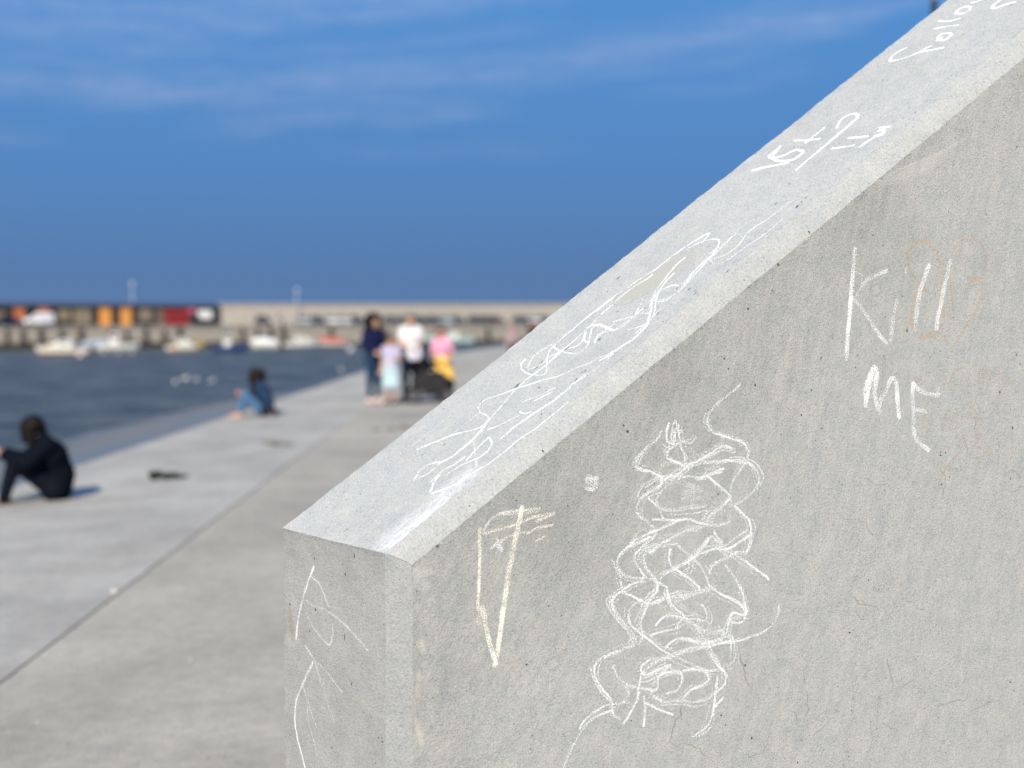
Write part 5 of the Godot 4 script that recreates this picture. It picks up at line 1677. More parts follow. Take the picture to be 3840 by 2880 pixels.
func cars() -> void:
	var navy := Color(0.025, 0.04, 0.08)
	var black := Color(0.035, 0.036, 0.04)
	var list := [
		[40.6, black, "black car parked alone against the sea wall right of the sheds"],
		[47.4, Color(0.42, 0.45, 0.50), "pale blue grey car parked left of a navy car under the lamp post"],
		[49.7, navy, "navy car parked between a pale blue grey car and a white car"],
		[52.0, Color(0.74, 0.74, 0.76), "white car parked between the navy car and a bright silver one"],
		[54.2, Color(0.60, 0.62, 0.64), "bright silver car second right of the navy car by the lamp post"],
		[56.5, Color(0.014, 0.02, 0.03), "blue black car parked just left of the woman in the navy jumper"],
		[62.9, Color(0.06, 0.06, 0.065), "dark grey car between the curly haired woman and the man in white"],
		[65.2, Color(0.10, 0.105, 0.12), "mid grey car right behind the head of the man in white"],
		[68.2, Color(0.02, 0.03, 0.045), "dark blue grey car just right of the head of the man in white"],
		[70.6, black, "black car parked left of a pale teal car"],
		[72.9, Color(0.33, 0.46, 0.50), "pale teal car above the head of the child in pink"],
		[75.2, Color(0.035, 0.018, 0.05), "dark purple car right of the pale teal car"],
		[78.8, Color(0.018, 0.025, 0.03), "left one of two black cars parked close together by a dark red car"],
		[80.9, Color(0.010, 0.010, 0.012), "right one of two black cars, next to the dark red car"],
		[82.9, Color(0.12, 0.015, 0.025), "dark red car at the end of the row of black cars"],
		[87.9, Color(0.02, 0.05, 0.09), "dark blue car parked apart between the dark red and a white car"],
		[90.3, Color(0.70, 0.71, 0.75), "white car nearest the chalked wall on the far quay"],
		[92.9, Color(0.03, 0.035, 0.03), "dark green car partly hidden by the slope of the chalked wall"],
	]
	for d in list:
		car(d[2], on_quay(d[0], 9.0), QTURN + 0.06 * sin(d[0] * 7.0), d[1])
	car("dark navy car parked side on before the rust red shed doors", on_quay(1.6, 1.9), QTURN + PI / 2, Color(0.012, 0.018, 0.055), false, "vehicles before the sheds")
	car("white van parked side on before the rust red shed doors", on_quay(5.4, 1.8), QTURN - PI / 2, Color(0.74, 0.74, 0.78), true, "vehicles before the sheds")


# ============================================================ boats
# length along x, bow at +x
func boat(called: String, label: String, at: Vector3, turn: float, length: float, hull: Color, stripe: Color, what: String, top: Color) -> void:
	var root := thing(called, label, "boat", at, turn, "boats moored along the quay")
	var hm := mat(hull, 0.35)
	var beam := length * 0.19
	var free := 0.30 + length * 0.085
	var rings := []
	var low := []
	var n := 12
	for i in n + 1:
		var t := float(i) / n
		var x := (t - 0.5) * length
		var b := beam * pow(clampf(1.0 - pow(maxf(t - 0.35, 0.0) / 0.65, 2.2), 0.0, 1.0), 0.8) * lerpf(0.86, 1.0, clampf(t / 0.35, 0.0, 1.0))
		b = maxf(b, 0.02)
		var sheer := free * (1.0 + 0.45 * t * t)
		var xb := x + 0.10 * length * t * t * t
		rings.append([Vector3(xb, sheer, -b), Vector3(x + 0.05 * length * t * t, sheer * 0.45, -b * 0.93), Vector3(x, 0.12, -b * 0.8), Vector3(x, 0.12, b * 0.8), Vector3(x + 0.05 * length * t * t, sheer * 0.45, b * 0.93), Vector3(xb, sheer, b)])
		low.append([Vector3(x, 0.13, -b * 0.8), Vector3(x - 0.02, -0.12, -b * 0.62), Vector3(x - 0.03, -0.3, 0), Vector3(x - 0.02, -0.12, b * 0.62), Vector3(x, 0.13, b * 0.8)])
	var st := make()
	loft(st, rings, false, false)
	st.set_smooth_group(-1)
	for k in 5:
		tri(st, (rings[0][0] + rings[0][5]) * 0.5, rings[0][k], rings[0][k + 1], Vector3.LEFT)
	put("hull", st, hm, root)
	st = make()
	loft(st, low, false, true)
	put("boot_stripe", st, mat(stripe, 0.5), root)
	st = make()
	st.set_smooth_group(-1)
	for i in n:
		var sink := 0.10 if what != "open" else 0.28
		quad(st, rings[i][0] - Vector3(0, sink, 0), rings[i + 1][0] - Vector3(0, sink, 0), rings[i + 1][5] - Vector3(0, sink, 0), rings[i][5] - Vector3(0, sink, 0), Vector3.UP)
	put("deck", st, mat(hull * 0.85, 0.6), root)
	st = make()
	for side in [0, 5]:
		var pts := []
		for i in n + 1:
			pts.append(rings[i][side] + Vector3(0, 0.02, 0))
		tube(st, pts, 0.045)
	put("gunwale", st, mat(stripe.lerp(Color(0.6, 0.6, 0.6), 0.4), 0.5), root)
	var cm := mat(top, 0.4)
	if what == "cuddy":
		st = make()
		loft(st, [slab_x(-0.16 * length, beam * 0.72, free * 0.8, free + 0.55), slab_x(-0.10 * length, beam * 0.74, free * 0.8, free + 0.95), slab_x(0.08 * length, beam * 0.70, free * 0.8, free + 0.95), slab_x(0.20 * length, beam * 0.6, free * 0.9, free + 0.55), slab_x(0.34 * length, beam * 0.34, free, free + 0.42)])
		put("cabin", st, cm, root)
		for s in [-1, 1]:
			st = make()
			box(st, Vector3(0.0, free + 0.66, s * (beam * 0.72 + 0.012)), Vector3(0.17 * length, 0.26, 0.03), 0.01)
			put("window", st, M.glass, root)
	elif what == "wheelhouse":
		st = make()
		box(st, Vector3(-0.05 * length, free + 0.75, 0), Vector3(0.22 * length, 1.5, beam * 1.1), 0.06)
		put("cabin", st, cm, root)
		st = make()
		box(st, Vector3(-0.05 * length + 0.112 * length, free + 1.12, 0), Vector3(0.03, 0.42, beam * 0.9), 0.01)
		put("windscreen", st, M.glass, root)
		for s in [-1, 1]:
			st = make()
			box(st, Vector3(-0.05 * length, free + 1.12, s * (beam * 0.55 + 0.012)), Vector3(0.16 * length, 0.40, 0.03), 0.01)
			put("window", st, M.glass, root)
		st = make()
		tube(st, [Vector3(-0.10 * length, free + 1.4, 0), Vector3(-0.10 * length, free + 2.6, 0)], 0.04)
		put("mast", st, M.pole, root)
	elif what == "cover":
		var c := []
		for i in range(1, n):
			var t := float(i) / n
			var ridge := free + lerpf(0.25, 0.75, sin(t * PI * 0.8))
			c.append([rings[i][0], Vector3(rings[i][0].x, ridge - 0.12, rings[i][0].z * 0.5), Vector3(rings[i][0].x, ridge, 0), Vector3(rings[i][5].x, ridge - 0.12, rings[i][5].z * 0.5), rings[i][5]])
		st = make()
		loft(st, c, false, true)
		put("cover", st, cm, root)
	else:
		for x in [-0.18, 0.08]:
			st = make()
			box(st, Vector3(x * length, free * 0.78, 0), Vector3(0.28, 0.05, beam * 1.75), 0.01)
			put("thwart", st, cm, root)
	st = make()
	box(st, Vector3(-0.5 * length - 0.14, free * 0.95, 0), Vector3(0.28, 0.5, 0.3), 0.06)
	box(st, Vector3(-0.5 * length - 0.12, free * 0.3, 0), Vector3(0.1, 0.9, 0.1), 0.02)
	put("outboard_motor", st, M.black, root)


func slab_x(x: float, hw: float, y0: float, y1: float) -> Array:
	var out := []
	for p in slab_ring(0.0, hw, y0, y1, 16, 0.4):
		out.append(Vector3(x, p.y, p.x))
	return out


func boats() -> void:
	var white := Color(0.76, 0.76, 0.72)
	var w := WATER
	boat("cabin_boat", "cream and white cabin boat with dark red bottom, nearest of the moored boats", Vector3(-50.2, w, -149.8), PI + 0.1, 5.6, Color(0.74, 0.69, 0.60), Color(0.16, 0.03, 0.04), "cuddy", white)
	boat("cabin_boat", "grey blue boat half hidden behind the cream cabin boat", Vector3(-53.5, w, -171.0), 0.2, 4.2, Color(0.36, 0.42, 0.48), Color(0.03, 0.05, 0.08), "cover", Color(0.30, 0.36, 0.44))
	boat("cabin_boat", "large white boat below the orange shed doors", Vector3(-50.4, w, -170.0), 0.15, 4.9, white, Color(0.72, 0.72, 0.68), "wheelhouse", Color(0.74, 0.70, 0.70))
	boat("motor_boat", "small white boat with a yellow stripe and stern box", Vector3(-41.7, w, -168.5), 0.1, 3.9, white, Color(0.50, 0.40, 0.10), "cuddy", white)
	boat("motor_boat", "bright blue boat with a small white wheelhouse", Vector3(-34.7, w, -163.7), 0.05, 4.0, Color(0.02, 0.07, 0.24), Color(0.01, 0.03, 0.12), "wheelhouse", white)
	boat("motor_boat", "white open boat left of the tall mooring pile", Vector3(-34.4, w, -186.5), PI, 3.8, white, Color(0.6, 0.62, 0.6), "cover", Color(0.74, 0.74, 0.74))
	boat("motor_boat", "white covered boat with high bow right of the mooring pile", Vector3(-29.5, w, -186.0), 0.25, 4.6, Color(0.78, 0.78, 0.76), Color(0.25, 0.3, 0.3), "cuddy", white)
	boat("motor_boat", "orange red covered boat left of the standing family", Vector3(-25.3, w, -189.0), PI - 0.1, 4.6, Color(0.50, 0.50, 0.52), Color(0.12, 0.06, 0.05), "cover", Color(0.46, 0.085, 0.045))
	boat("cabin_boat", "pale teal and white cabin cruiser behind the child in pink", Vector3(-9.6, w, -213.0), PI, 7.2, Color(0.46, 0.62, 0.63), Color(0.16, 0.30, 0.31), "cuddy", Color(0.80, 0.80, 0.76))
	var box_ := thing("stern_crate", "yellow ochre crate on the stern of the small white boat", "crate", Vector3(-39.4, w + 0.62, -168.7), 0.1)
	var st := make()
	box(st, Vector3(0, 0.3, 0), Vector3(0.9, 0.6, 0.8), 0.04)
	put("box", st, mat(Color(0.42, 0.29, 0.09)), box_)
	st = make()
	box(st, Vector3(0, 0.63, 0), Vector3(0.95, 0.08, 0.85), 0.02)
	put("lid", st, mat(Color(0.45, 0.32, 0.11)), box_)
	var pile := thing("mooring_pile", "tall dark timber mooring pile standing in the water before the quay", "pile", Vector3(-30.6, w - 0.5, -177.8))
	st = make()
	tube(st, [Vector3.ZERO, Vector3(0, 2.0, 0), Vector3(0.03, 4.4, 0)], 0.24, 0.19, 10)
	put("post", st, M.timber, pile)
	st = make()
	tube(st, [Vector3(0, 0.35, 0), Vector3(0, 1.1, 0)], 0.27, 0.27, 10)
	put("weed_collar", st, mat(Color(0.10, 0.05, 0.05)), pile)
	# mooring buoys
	var buoys := [
		[Vector3(-41.4, w, -163.7), 0.36, Color(0.45, 0.20, 0.12), "orange mooring buoy left of the small white boat with a yellow stripe"],
		[Vector3(-46.3, w, -143.0), 0.30, Color(0.62, 0.52, 0.52), "pale pink mooring buoy at the stern of the cream cabin boat"],
		[Vector3(-47.2, w, -154.0), 0.26, Color(0.34, 0.32, 0.36), "leftmost of three dull grey buoys in front of the large white boat"],
		[Vector3(-45.5, w, -154.4), 0.26, Color(0.34, 0.33, 0.36), "middle one of three dull grey buoys in front of the large white boat"],
		[Vector3(-43.9, w, -154.0), 0.26, Color(0.36, 0.33, 0.36), "rightmost of three dull grey buoys in front of the large white boat"],
		[Vector3(-19.8, w, -164.0), 0.44, Color(0.46, 0.47, 0.52), "pale grey buoy right of the orange red boat, by the woman's shoulder"],
	]
	for b in buoys:
		var o := thing("mooring_buoy", b[3], "buoy", b[0], 0.0, "mooring buoys on the water")
		st = make()
		var rings := []
		for i in 9:
			var t := PI * i / 8.0
			rings.append(ring(Vector3(0, b[1] * (0.5 - cos(t)), 0), Vector3.UP, maxf(b[1] * sin(t), 0.01), 12))
		loft(st, rings)
		put("float", st, mat(b[2], 0.4), o)
		st = make()
		tube(st, [Vector3(0, b[1] * 1.45, 0), Vector3(0, b[1] * 1.7, 0)], 0.05)
		put("ring", st, M.steel, o)


# ============================================================ people
func cap(a: Vector3, b: Vector3, r0: float, r1: float) -> Array:
	return [a, b, r0, r1]


func head_bones() -> Array:
	var o := [
		cap(Vector3(0, 0.032, -0.028), Vector3(0, 0.030, 0.012), 0.084, 0.080),
		cap(Vector3(0, -0.015, 0.022), Vector3(0, -0.060, 0.044), 0.062, 0.044),
		cap(Vector3(0, -0.088, 0.060), Vector3(0, -0.086, 0.062), 0.026, 0.024),
		cap(Vector3(-0.034, -0.026, 0.055), Vector3(0.034, -0.026, 0.055), 0.030, 0.030),
		cap(Vector3(-0.032, 0.026, 0.076), Vector3(0.032, 0.026, 0.076), 0.013, 0.013),
		cap(Vector3(0, 0.008, 0.090), Vector3(0, -0.028, 0.105), 0.009, 0.014),
		cap(Vector3(-0.013, -0.030, 0.094), Vector3(0.013, -0.030, 0.094), 0.009, 0.009),
		cap(Vector3(-0.019, -0.055, 0.083), Vector3(0.019, -0.055, 0.083), 0.008, 0.008),
		cap(Vector3(-0.015, -0.066, 0.082), Vector3(0.015, -0.066, 0.082), 0.008, 0.008),
		cap(Vector3(0, -0.055, -0.022), Vector3(0, -0.150, -0.034), 0.054, 0.056),
	]
	for s in [-1.0, 1.0]:
		o.append(cap(Vector3(s * 0.082, 0.016, -0.006), Vector3(s * 0.078, -0.024, 0.0), 0.014, 0.010))
	return o


# wrist at the origin, fingers down -y, palm towards +z, thumb on the +x side
func hand_bones() -> Array:
	var o := []
	var xs := [0.030, 0.010, -0.010, -0.029]
	var len_ := [0.064, 0.074, 0.069, 0.053]
	for i in 4:
		var k := Vector3(xs[i], -0.086 + 0.004 * absf(i - 1.2), 0.0)
		o.append(cap(Vector3(xs[i] * 0.55, -0.008, 0), k, 0.017, 0.0125))
		var m: Vector3 = k + Vector3(xs[i] * 0.06, -0.88, 0.36).normalized() * len_[i] * 0.52
		o.append(cap(k, m, 0.0092, 0.0085))
		o.append(cap(m, m + Vector3(0, -0.55, 0.80).normalized() * len_[i] * 0.48, 0.0083, 0.0068))
	o.append(cap(Vector3(0.022, -0.022, 0.006), Vector3(0.050, -0.050, 0.016), 0.015, 0.011))
	o.append(cap(Vector3(0.050, -0.050, 0.016), Vector3(0.056, -0.085, 0.028), 0.0105, 0.008))
	return o


func aim(at: Vector3, down: Vector3, front: Vector3, scale_: float, mirror := false) -> Transform3D:
	var y := -down.normalized()
	var x := y.cross(front).normalized()
	var z := x.cross(y).normalized()
	var b := Basis(x * (-1.0 if mirror else 1.0), y, z) * scale_
	return Transform3D(Basis(b.x, b.y, b.z), at)


# a standing pose facing +z for a body 1.7 m tall; every joint can be given another place
func stance(h: float, moved := {}, big_head := 1.0) -> Dictionary:
	var s := h / 1.7
	var j := {
		"head": Vector3(0, 1.585, 0.02), "neck": Vector3(0, 1.44, -0.015), "chest": Vector3(0, 1.28, 0.0), "waist": Vector3(0, 1.06, 0.01), "pelvis": Vector3(0, 0.94, 0.0),
		"sl": Vector3(-0.175, 1.395, -0.01), "sr": Vector3(0.175, 1.395, -0.01), "el": Vector3(-0.225, 1.12, -0.03), "er": Vector3(0.225, 1.12, -0.03), "wl": Vector3(-0.235, 0.87, 0.05), "wr": Vector3(0.235, 0.87, 0.05),
		"hl": Vector3(-0.09, 0.92, 0), "hr": Vector3(0.09, 0.92, 0), "kl": Vector3(-0.10, 0.49, 0.02), "kr": Vector3(0.10, 0.49, 0.02), "al": Vector3(-0.105, 0.085, -0.02), "ar": Vector3(0.105, 0.085, -0.02),
		"tl": Vector3(-0.13, 0.035, 0.14), "tr": Vector3(0.13, 0.035, 0.14),
	}
	for k in moved:
		j[k] = moved[k]
	for k in j:
		j[k] = j[k] * s
	j["s"] = s
	j["hs"] = s * big_head
	return j


func torso(j: Dictionary, g: float) -> Array:
	var s: float = j.s
	var c: Vector3 = j.chest
	var across: Vector3 = (j.sr - j.sl).normalized()
	return [
		cap(c - across * 0.085 * s, c + across * 0.085 * s, 0.105 * s + g, 0.105 * s + g),
		cap(c - across * 0.05 * s, j.waist - across * 0.045 * s, 0.105 * s + g, 0.095 * s + g), cap(c + across * 0.05 * s, j.waist + across * 0.045 * s, 0.105 * s + g, 0.095 * s + g),
		cap(j.waist - across * 0.05 * s, j.pelvis - across * 0.065 * s, 0.097 * s + g, 0.108 * s + g), cap(j.waist + across * 0.05 * s, j.pelvis + across * 0.065 * s, 0.097 * s + g, 0.108 * s + g),
		cap(j.neck - across * 0.05 * s, j.sl, 0.055 * s + g, 0.058 * s + g), cap(j.neck + across * 0.05 * s, j.sr, 0.055 * s + g, 0.058 * s + g),
	]


func arms(j: Dictionary, g: float, reach: float) -> Array:
	var s: float = j.s
	var o := []
	for q in [["sl", "el", "wl"], ["sr", "er", "wr"]]:
		var a: Vector3 = j[q[0]]
		var b: Vector3 = j[q[1]]
		var c: Vector3 = j[q[2]]
		if reach <= 1.0:
			o.append(cap(a, a.lerp(b, reach), 0.050 * s + g, 0.043 * s + g))
		else:
			o.append(cap(a, b, 0.050 * s + g, 0.041 * s + g))
			o.append(cap(b, b.lerp(c, reach - 1.0), 0.040 * s + g, 0.029 * s + g))
	return o


func legs(j: Dictionary, g: float, reach: float, loose := 0.0) -> Array:
	var s: float = j.s
	var o := [cap(j.hl, j.hr, 0.105 * s + g, 0.105 * s + g)]
	for q in [["hl", "kl", "al"], ["hr", "kr", "ar"]]:
		var a: Vector3 = j[q[0]]
		var b: Vector3 = j[q[1]]
		var c: Vector3 = j[q[2]]
		if reach <= 1.0:
			o.append(cap(a, a.lerp(b, reach), 0.088 * s + g, 0.060 * s + g + loose))
		else:
			o.append(cap(a, b, 0.088 * s + g, 0.058 * s + g + loose))
			o.append(cap(b, b.lerp(c, reach - 1.0), 0.057 * s + g + loose, 0.038 * s + g + loose))
	return o


func person(label: String, at: Vector3, turn: float, j: Dictionary, look: Dictionary, group := "") -> Node3D:
	var root := thing("person", label, "person", at, turn, group)
	var s: float = j.s
	var hs: float = j.hs
	var face_dir: Vector3 = look.get("face", Vector3(0, 0, 1))
	var hx := aim(j.head, look.get("head_down", Vector3(0, -1, 0)), face_dir, hs)
	# one continuous body
	var bones := torso(j, 0.0) + arms(j, 0.0, 2.0) + legs(j, 0.0, 2.0)
	bones.append(cap(j.neck, hx * Vector3(0, -0.07, -0.025), 0.056 * s, 0.052 * hs))
	for q in [["al", "tl"], ["ar", "tr"]]:
		bones.append(cap(j[q[0]] - Vector3(0, 0.03, 0.02) * s, j[q[1]], 0.040 * s, 0.030 * s))
	var st := make()
	pour(st, nets(bones, 0.035, 0.022))
	pour(st, head_mesh, hx)
	for q in [["el", "wl", true], ["er", "wr", false]]:
		var fore: Vector3 = j[q[1]] - j[q[0]]
		pour(st, hand_mesh, aim(j[q[1]], fore, look.get("palm", Vector3(0, 0.1, 1)), s * 1.05, q[2]))
	put("body", st, look.get("skin", M.skin), root, false)
	for e in [-1.0, 1.0]:
		st = make()
		var rings := []
		for i in 5:
			var t := PI * i / 4.0
			rings.append(ring(hx * Vector3(e * 0.031, 0.006, 0.078 + 0.008 * (1.0 - cos(t))), hx.basis.z, maxf(0.011 * sin(t), 0.001), 8, 0.7))
		loft(st, rings)
		put("eye", st, M.eye, root)
	var up := torso(j, 0.016 + look.get("bulk", 0.0)) + arms(j, 0.016 + look.get("bulk", 0.0) * 0.7, look.get("sleeve", 0.6))
	blob(look.get("top_name", "shirt"), up, 0.03, 0.022, look.top, root)
	if look.has("shirt_bands"):
		for y in look.shirt_bands:
			var b := []
			var p: Vector3 = (j.waist as Vector3).lerp(j.chest, y)
			b.append(cap(p - Vector3(0.06, 0, 0) * s, p + Vector3(0.06, 0, 0) * s, 0.110 * s + 0.018, 0.110 * s + 0.018))
			var bst := make()
			loft(bst, [oval(p + Vector3(0, -0.02, 0) * s, 0.178 * s + 0.02, 0.112 * s + 0.02), oval(p + Vector3(0, 0.02, 0) * s, 0.178 * s + 0.02, 0.112 * s + 0.02)], true, false)
			put("stripe", bst, look.band, root)
	if look.has("bottom"):
		blob(look.get("bottom_name", "trousers"), [cap(j.waist.lerp(j.pelvis, 0.55), j.pelvis, 0.100 * s + 0.02, 0.112 * s + 0.02)] + legs(j, 0.014, look.get("leg", 1.92), look.get("loose", 0.0)), 0.03, 0.022, look.bottom, root)
	if look.has("shoe"):
		for q in [["al", "tl"], ["ar", "tr"]]:
			var heel: Vector3 = j[q[0]] - Vector3(0, 0.045, 0.03) * s
			blob("shoe", [cap(j[q[0]] + Vector3(0, 0.0, 0) * s, heel, 0.045 * s, 0.045 * s), cap(heel, j[q[1]], 0.046 * s, 0.040 * s)], 0.02, 0.015, look.shoe, root)
	var hair: Array = look.get("hair", short_hair())
	blob("hair", hair, 0.012, 0.011, look.get("hair_color", M.hair), root, hx)
	return root


func oval(at: Vector3, rx: float, rz: float) -> Array:
	var out := []
	for i in 18:
		out.append(at + Vector3(cos(TAU * i / 18.0) * rx, 0, sin(TAU * i / 18.0) * rz))
	return out


func short_hair() -> Array:
	return [cap(Vector3(0, 0.052, -0.035), Vector3(0, 0.060, 0.010), 0.082, 0.072), cap(Vector3(0, 0.0, -0.060), Vector3(0, 0.03, -0.050), 0.066, 0.075), cap(Vector3(-0.05, 0.075, 0.055), Vector3(0.05, 0.075, 0.055), 0.024, 0.024)]


func curly_hair(out_: float, n: int, seed_: int) -> Array:
	var r := RandomNumberGenerator.new()
	r.seed = seed_
	var o := short_hair()
	for i in n:
		var d := Vector3(r.randf_range(-1, 1), r.randf_range(-0.75, 1), r.randf_range(-1, 0.55)).normalized()
		if d.z > 0.1 and d.y < 0.35 and absf(d.x) < 0.75:
			continue
		var p := Vector3(0, 0.02, -0.02) + d * Vector3(0.105, 0.11, 0.105) * out_
		o.append(cap(p, p + Vector3(r.randf_range(-0.02, 0.02), r.randf_range(-0.02, 0.02), r.randf_range(-0.02, 0.02)), r.randf_range(0.028, 0.044), r.randf_range(0.024, 0.036)))
	return o


func bob_hair() -> Array:
	var o := []
	for s in [-1.0, 1.0]:
		o.append(cap(Vector3(s * 0.075, 0.05, 0.02), Vector3(s * 0.085, -0.075, 0.025), 0.036, 0.034))
		o.append(cap(Vector3(s * 0.06, 0.02, -0.05), Vector3(s * 0.06, -0.10, -0.05), 0.05, 0.042))
	return o


func long_hair(down: float) -> Array:
	var o := short_hair()
	for i in 7:
		var t := (i - 3) / 3.0
		o.append(cap(Vector3(t * 0.075, 0.03, -0.055 + absf(t) * 0.03), Vector3(t * 0.095, -down + absf(t) * 0.04, -0.095 + absf(t) * 0.05), 0.046, 0.030))
	for s in [-1.0, 1.0]:
		o.append(cap(Vector3(s * 0.085, 0.02, 0.01), Vector3(s * 0.098, -down * 0.75, 0.03), 0.034, 0.022))
	return o


func people() -> void:
	var denim := cloth(Color(0.022, 0.05, 0.10))
	var family := "people standing together on the path"
	# the curly haired woman, seen from her left front
	person("person with big curly dark hair, navy jumper and slim blue jeans, standing by the path", Vector3(-2.66, 0, -25.6), 0.75,
		stance(1.66, {"wl": Vector3(-0.12, 1.02, 0.20), "wr": Vector3(0.14, 1.00, 0.20), "el": Vector3(-0.24, 1.12, -0.01), "er": Vector3(0.24, 1.12, 0.0), "tl": Vector3(-0.12, 0.035, 0.14)}),
		{"top": cloth(Color(0.012, 0.016, 0.055)), "top_name": "jumper", "sleeve": 1.93, "bottom": denim, "bottom_name": "jeans", "leg": 1.82, "shoe": cloth(Color(0.62, 0.50, 0.48)), "hair": curly_hair(1.5, 110, 5), "face": Vector3(0.1, -0.15, 1)}, family)
	# the boy between the adults
	person("person, a child in a lilac and white striped t-shirt and pale blue shorts", Vector3(-2.30, 0, -25.3), -0.25,
		stance(1.28, {"wr": Vector3(0.20, 1.12, 0.24), "er": Vector3(0.25, 1.13, 0.02), "wl": Vector3(-0.24, 0.86, 0.06)}, 1.12),
		{"top": cloth(Color(0.42, 0.40, 0.56)), "sleeve": 0.72, "bottom": cloth(Color(0.46, 0.60, 0.68)), "bottom_name": "shorts", "leg": 1.12, "loose": 0.028, "shoe": cloth(Color(0.06, 0.065, 0.08)), "hair_color": M.hair2, "shirt_bands": [-0.1, 0.25, 0.6], "band": cloth(Color(0.62, 0.58, 0.66)), "face": Vector3(0.9, 0.1, 0.6)}, family)
	# the man in the white shirt
	person("person with short dark hair, white t-shirt and dark jeans holding a white bag", Vector3(-1.95, 0, -25.65), 0.15,
		stance(1.70, {"wl": Vector3(-0.02, 1.06, 0.27), "wr": Vector3(0.10, 1.02, 0.25), "el": Vector3(-0.215, 1.12, 0.05), "er": Vector3(0.225, 1.12, 0.03)}),
		{"top": cloth(Color(0.66, 0.65, 0.66)), "sleeve": 0.6, "bottom": cloth(Color(0.016, 0.026, 0.05)), "bottom_name": "jeans", "leg": 1.93, "shoe": M.black, "palm": Vector3(0, 1, 0.2), "hair_color": M.hair2, "face": Vector3(-0.2, -0.15, 1)}, family)
	var bag := thing("carrier_bag", "white carrier bag held against the waist of the man in white", "bag", Vector3(-1.86, 0.84, -25.38), 0.15)
	var st := make()
	loft(st, [oval(Vector3(0, 0.0, 0), 0.11, 0.045), oval(Vector3(0.01, 0.08, 0.0), 0.15, 0.075), oval(Vector3(0, 0.18, 0), 0.14, 0.06), oval(Vector3(0, 0.25, 0), 0.10, 0.02)])
	put("pouch", st, cloth(Color(0.66, 0.66, 0.76)), bag)
	st = make()
	tube(st, [Vector3(-0.05, 0.24, 0), Vector3(-0.03, 0.33, 0), Vector3(0.03, 0.33, 0), Vector3(0.05, 0.24, 0)], 0.008)
	put("handle", st, cloth(Color(0.66, 0.66, 0.76)), bag)
	var coat := thing("folded_coat", "dark navy coat hanging from the arm of the man in white", "coat", Vector3(-1.71, 0.62, -25.62), 0.15)
	blob("cloth", [cap(Vector3(0, 0.50, 0.02), Vector3(0.03, 0.05, 0.0), 0.055, 0.085), cap(Vector3(0.03, 0.42, 0.06), Vector3(-0.03, 0.12, 0.05), 0.05, 0.06)], 0.05, 0.02, cloth(Color(0.014, 0.022, 0.035)), coat)
	# the girl in pink
	var girl := person("person, a child in a pink t-shirt with a yellow jacket tied round the waist", Vector3(-1.40, 0, -26.5), -0.5,
		stance(1.42, {"wl": Vector3(-0.10, 1.05, 0.24), "el": Vector3(-0.25, 1.10, 0.05), "wr": Vector3(0.27, 0.98, 0.10), "er": Vector3(0.28, 1.14, -0.06)}, 1.1),
		{"top": cloth(Color(0.74, 0.34, 0.49)), "sleeve": 0.75, "bottom": cloth(Color(0.50, 0.38, 0.34)), "bottom_name": "leggings", "leg": 1.9, "shoe": cloth(Color(0.5, 0.46, 0.46)), "hair_color": mat(Color(0.12, 0.075, 0.045), 0.6), "face": Vector3(-0.6, -0.25, 1)}, family)
	st = make()
	var rings := []
	for i in 7:
		var t := i / 6.0
		var r := []
		for k in 20:
			var a := TAU * k / 20.0
			var flare := 1.0 + t * 0.75 * (0.55 + 0.45 * cos(a - 0.5)) + 0.09 * t * sin(a * 5.0)
			r.append(Vector3(cos(a) * 0.185 * flare, 0.88 - t * (0.44 + 0.04 * sin(a * 3.0)), sin(a) * 0.155 * flare))
		rings.append(r)
	loft(st, rings, true, false)
	put("jacket", st, cloth(Color(0.80, 0.50, 0.13)), girl)
	buggy()
	# two more beyond, half behind the wall
	person("person, a child in a pale pink top partly hidden behind the chalked slope", Vector3(0.02, 0, -45.2), 0.4,
		stance(1.38, {}, 1.1), {"top": cloth(Color(0.36, 0.27, 0.29)), "sleeve": 1.9, "bottom": cloth(Color(0.03, 0.035, 0.06)), "leg": 1.93, "shoe": M.black, "hair_color": mat(Color(0.30, 0.22, 0.18), 0.6)})
	person("person with auburn hair in dark clothes, almost hidden by the chalked slope", Vector3(0.72, 0, -45.4), -0.7,
		stance(1.52), {"top": cloth(Color(0.02, 0.025, 0.03)), "sleeve": 1.9, "bottom": cloth(Color(0.02, 0.022, 0.03)), "leg": 1.93, "shoe": M.black, "hair_color": mat(Color(0.16, 0.06, 0.03), 0.6), "hair": long_hair(0.12)})
	# people on the far quay
	person("person with a dark top and pale lilac trousers standing on the far quay", on_quay(40.8, 2.5), QTURN,
		stance(1.7), {"top": cloth(Color(0.04, 0.045, 0.05)), "sleeve": 1.9, "bottom": cloth(Color(0.55, 0.47, 0.60)), "leg": 1.93, "shoe": M.black})
	person("person in a pale pink top and cream trousers by the corner of the blue shed", on_quay(37.0, 3.0), QTURN + 0.5,
		stance(1.66), {"top": cloth(Color(0.60, 0.53, 0.56)), "sleeve": 1.9, "bottom": cloth(Color(0.60, 0.52, 0.52)), "leg": 1.93, "shoe": M.black, "hair_color": M.hair2})
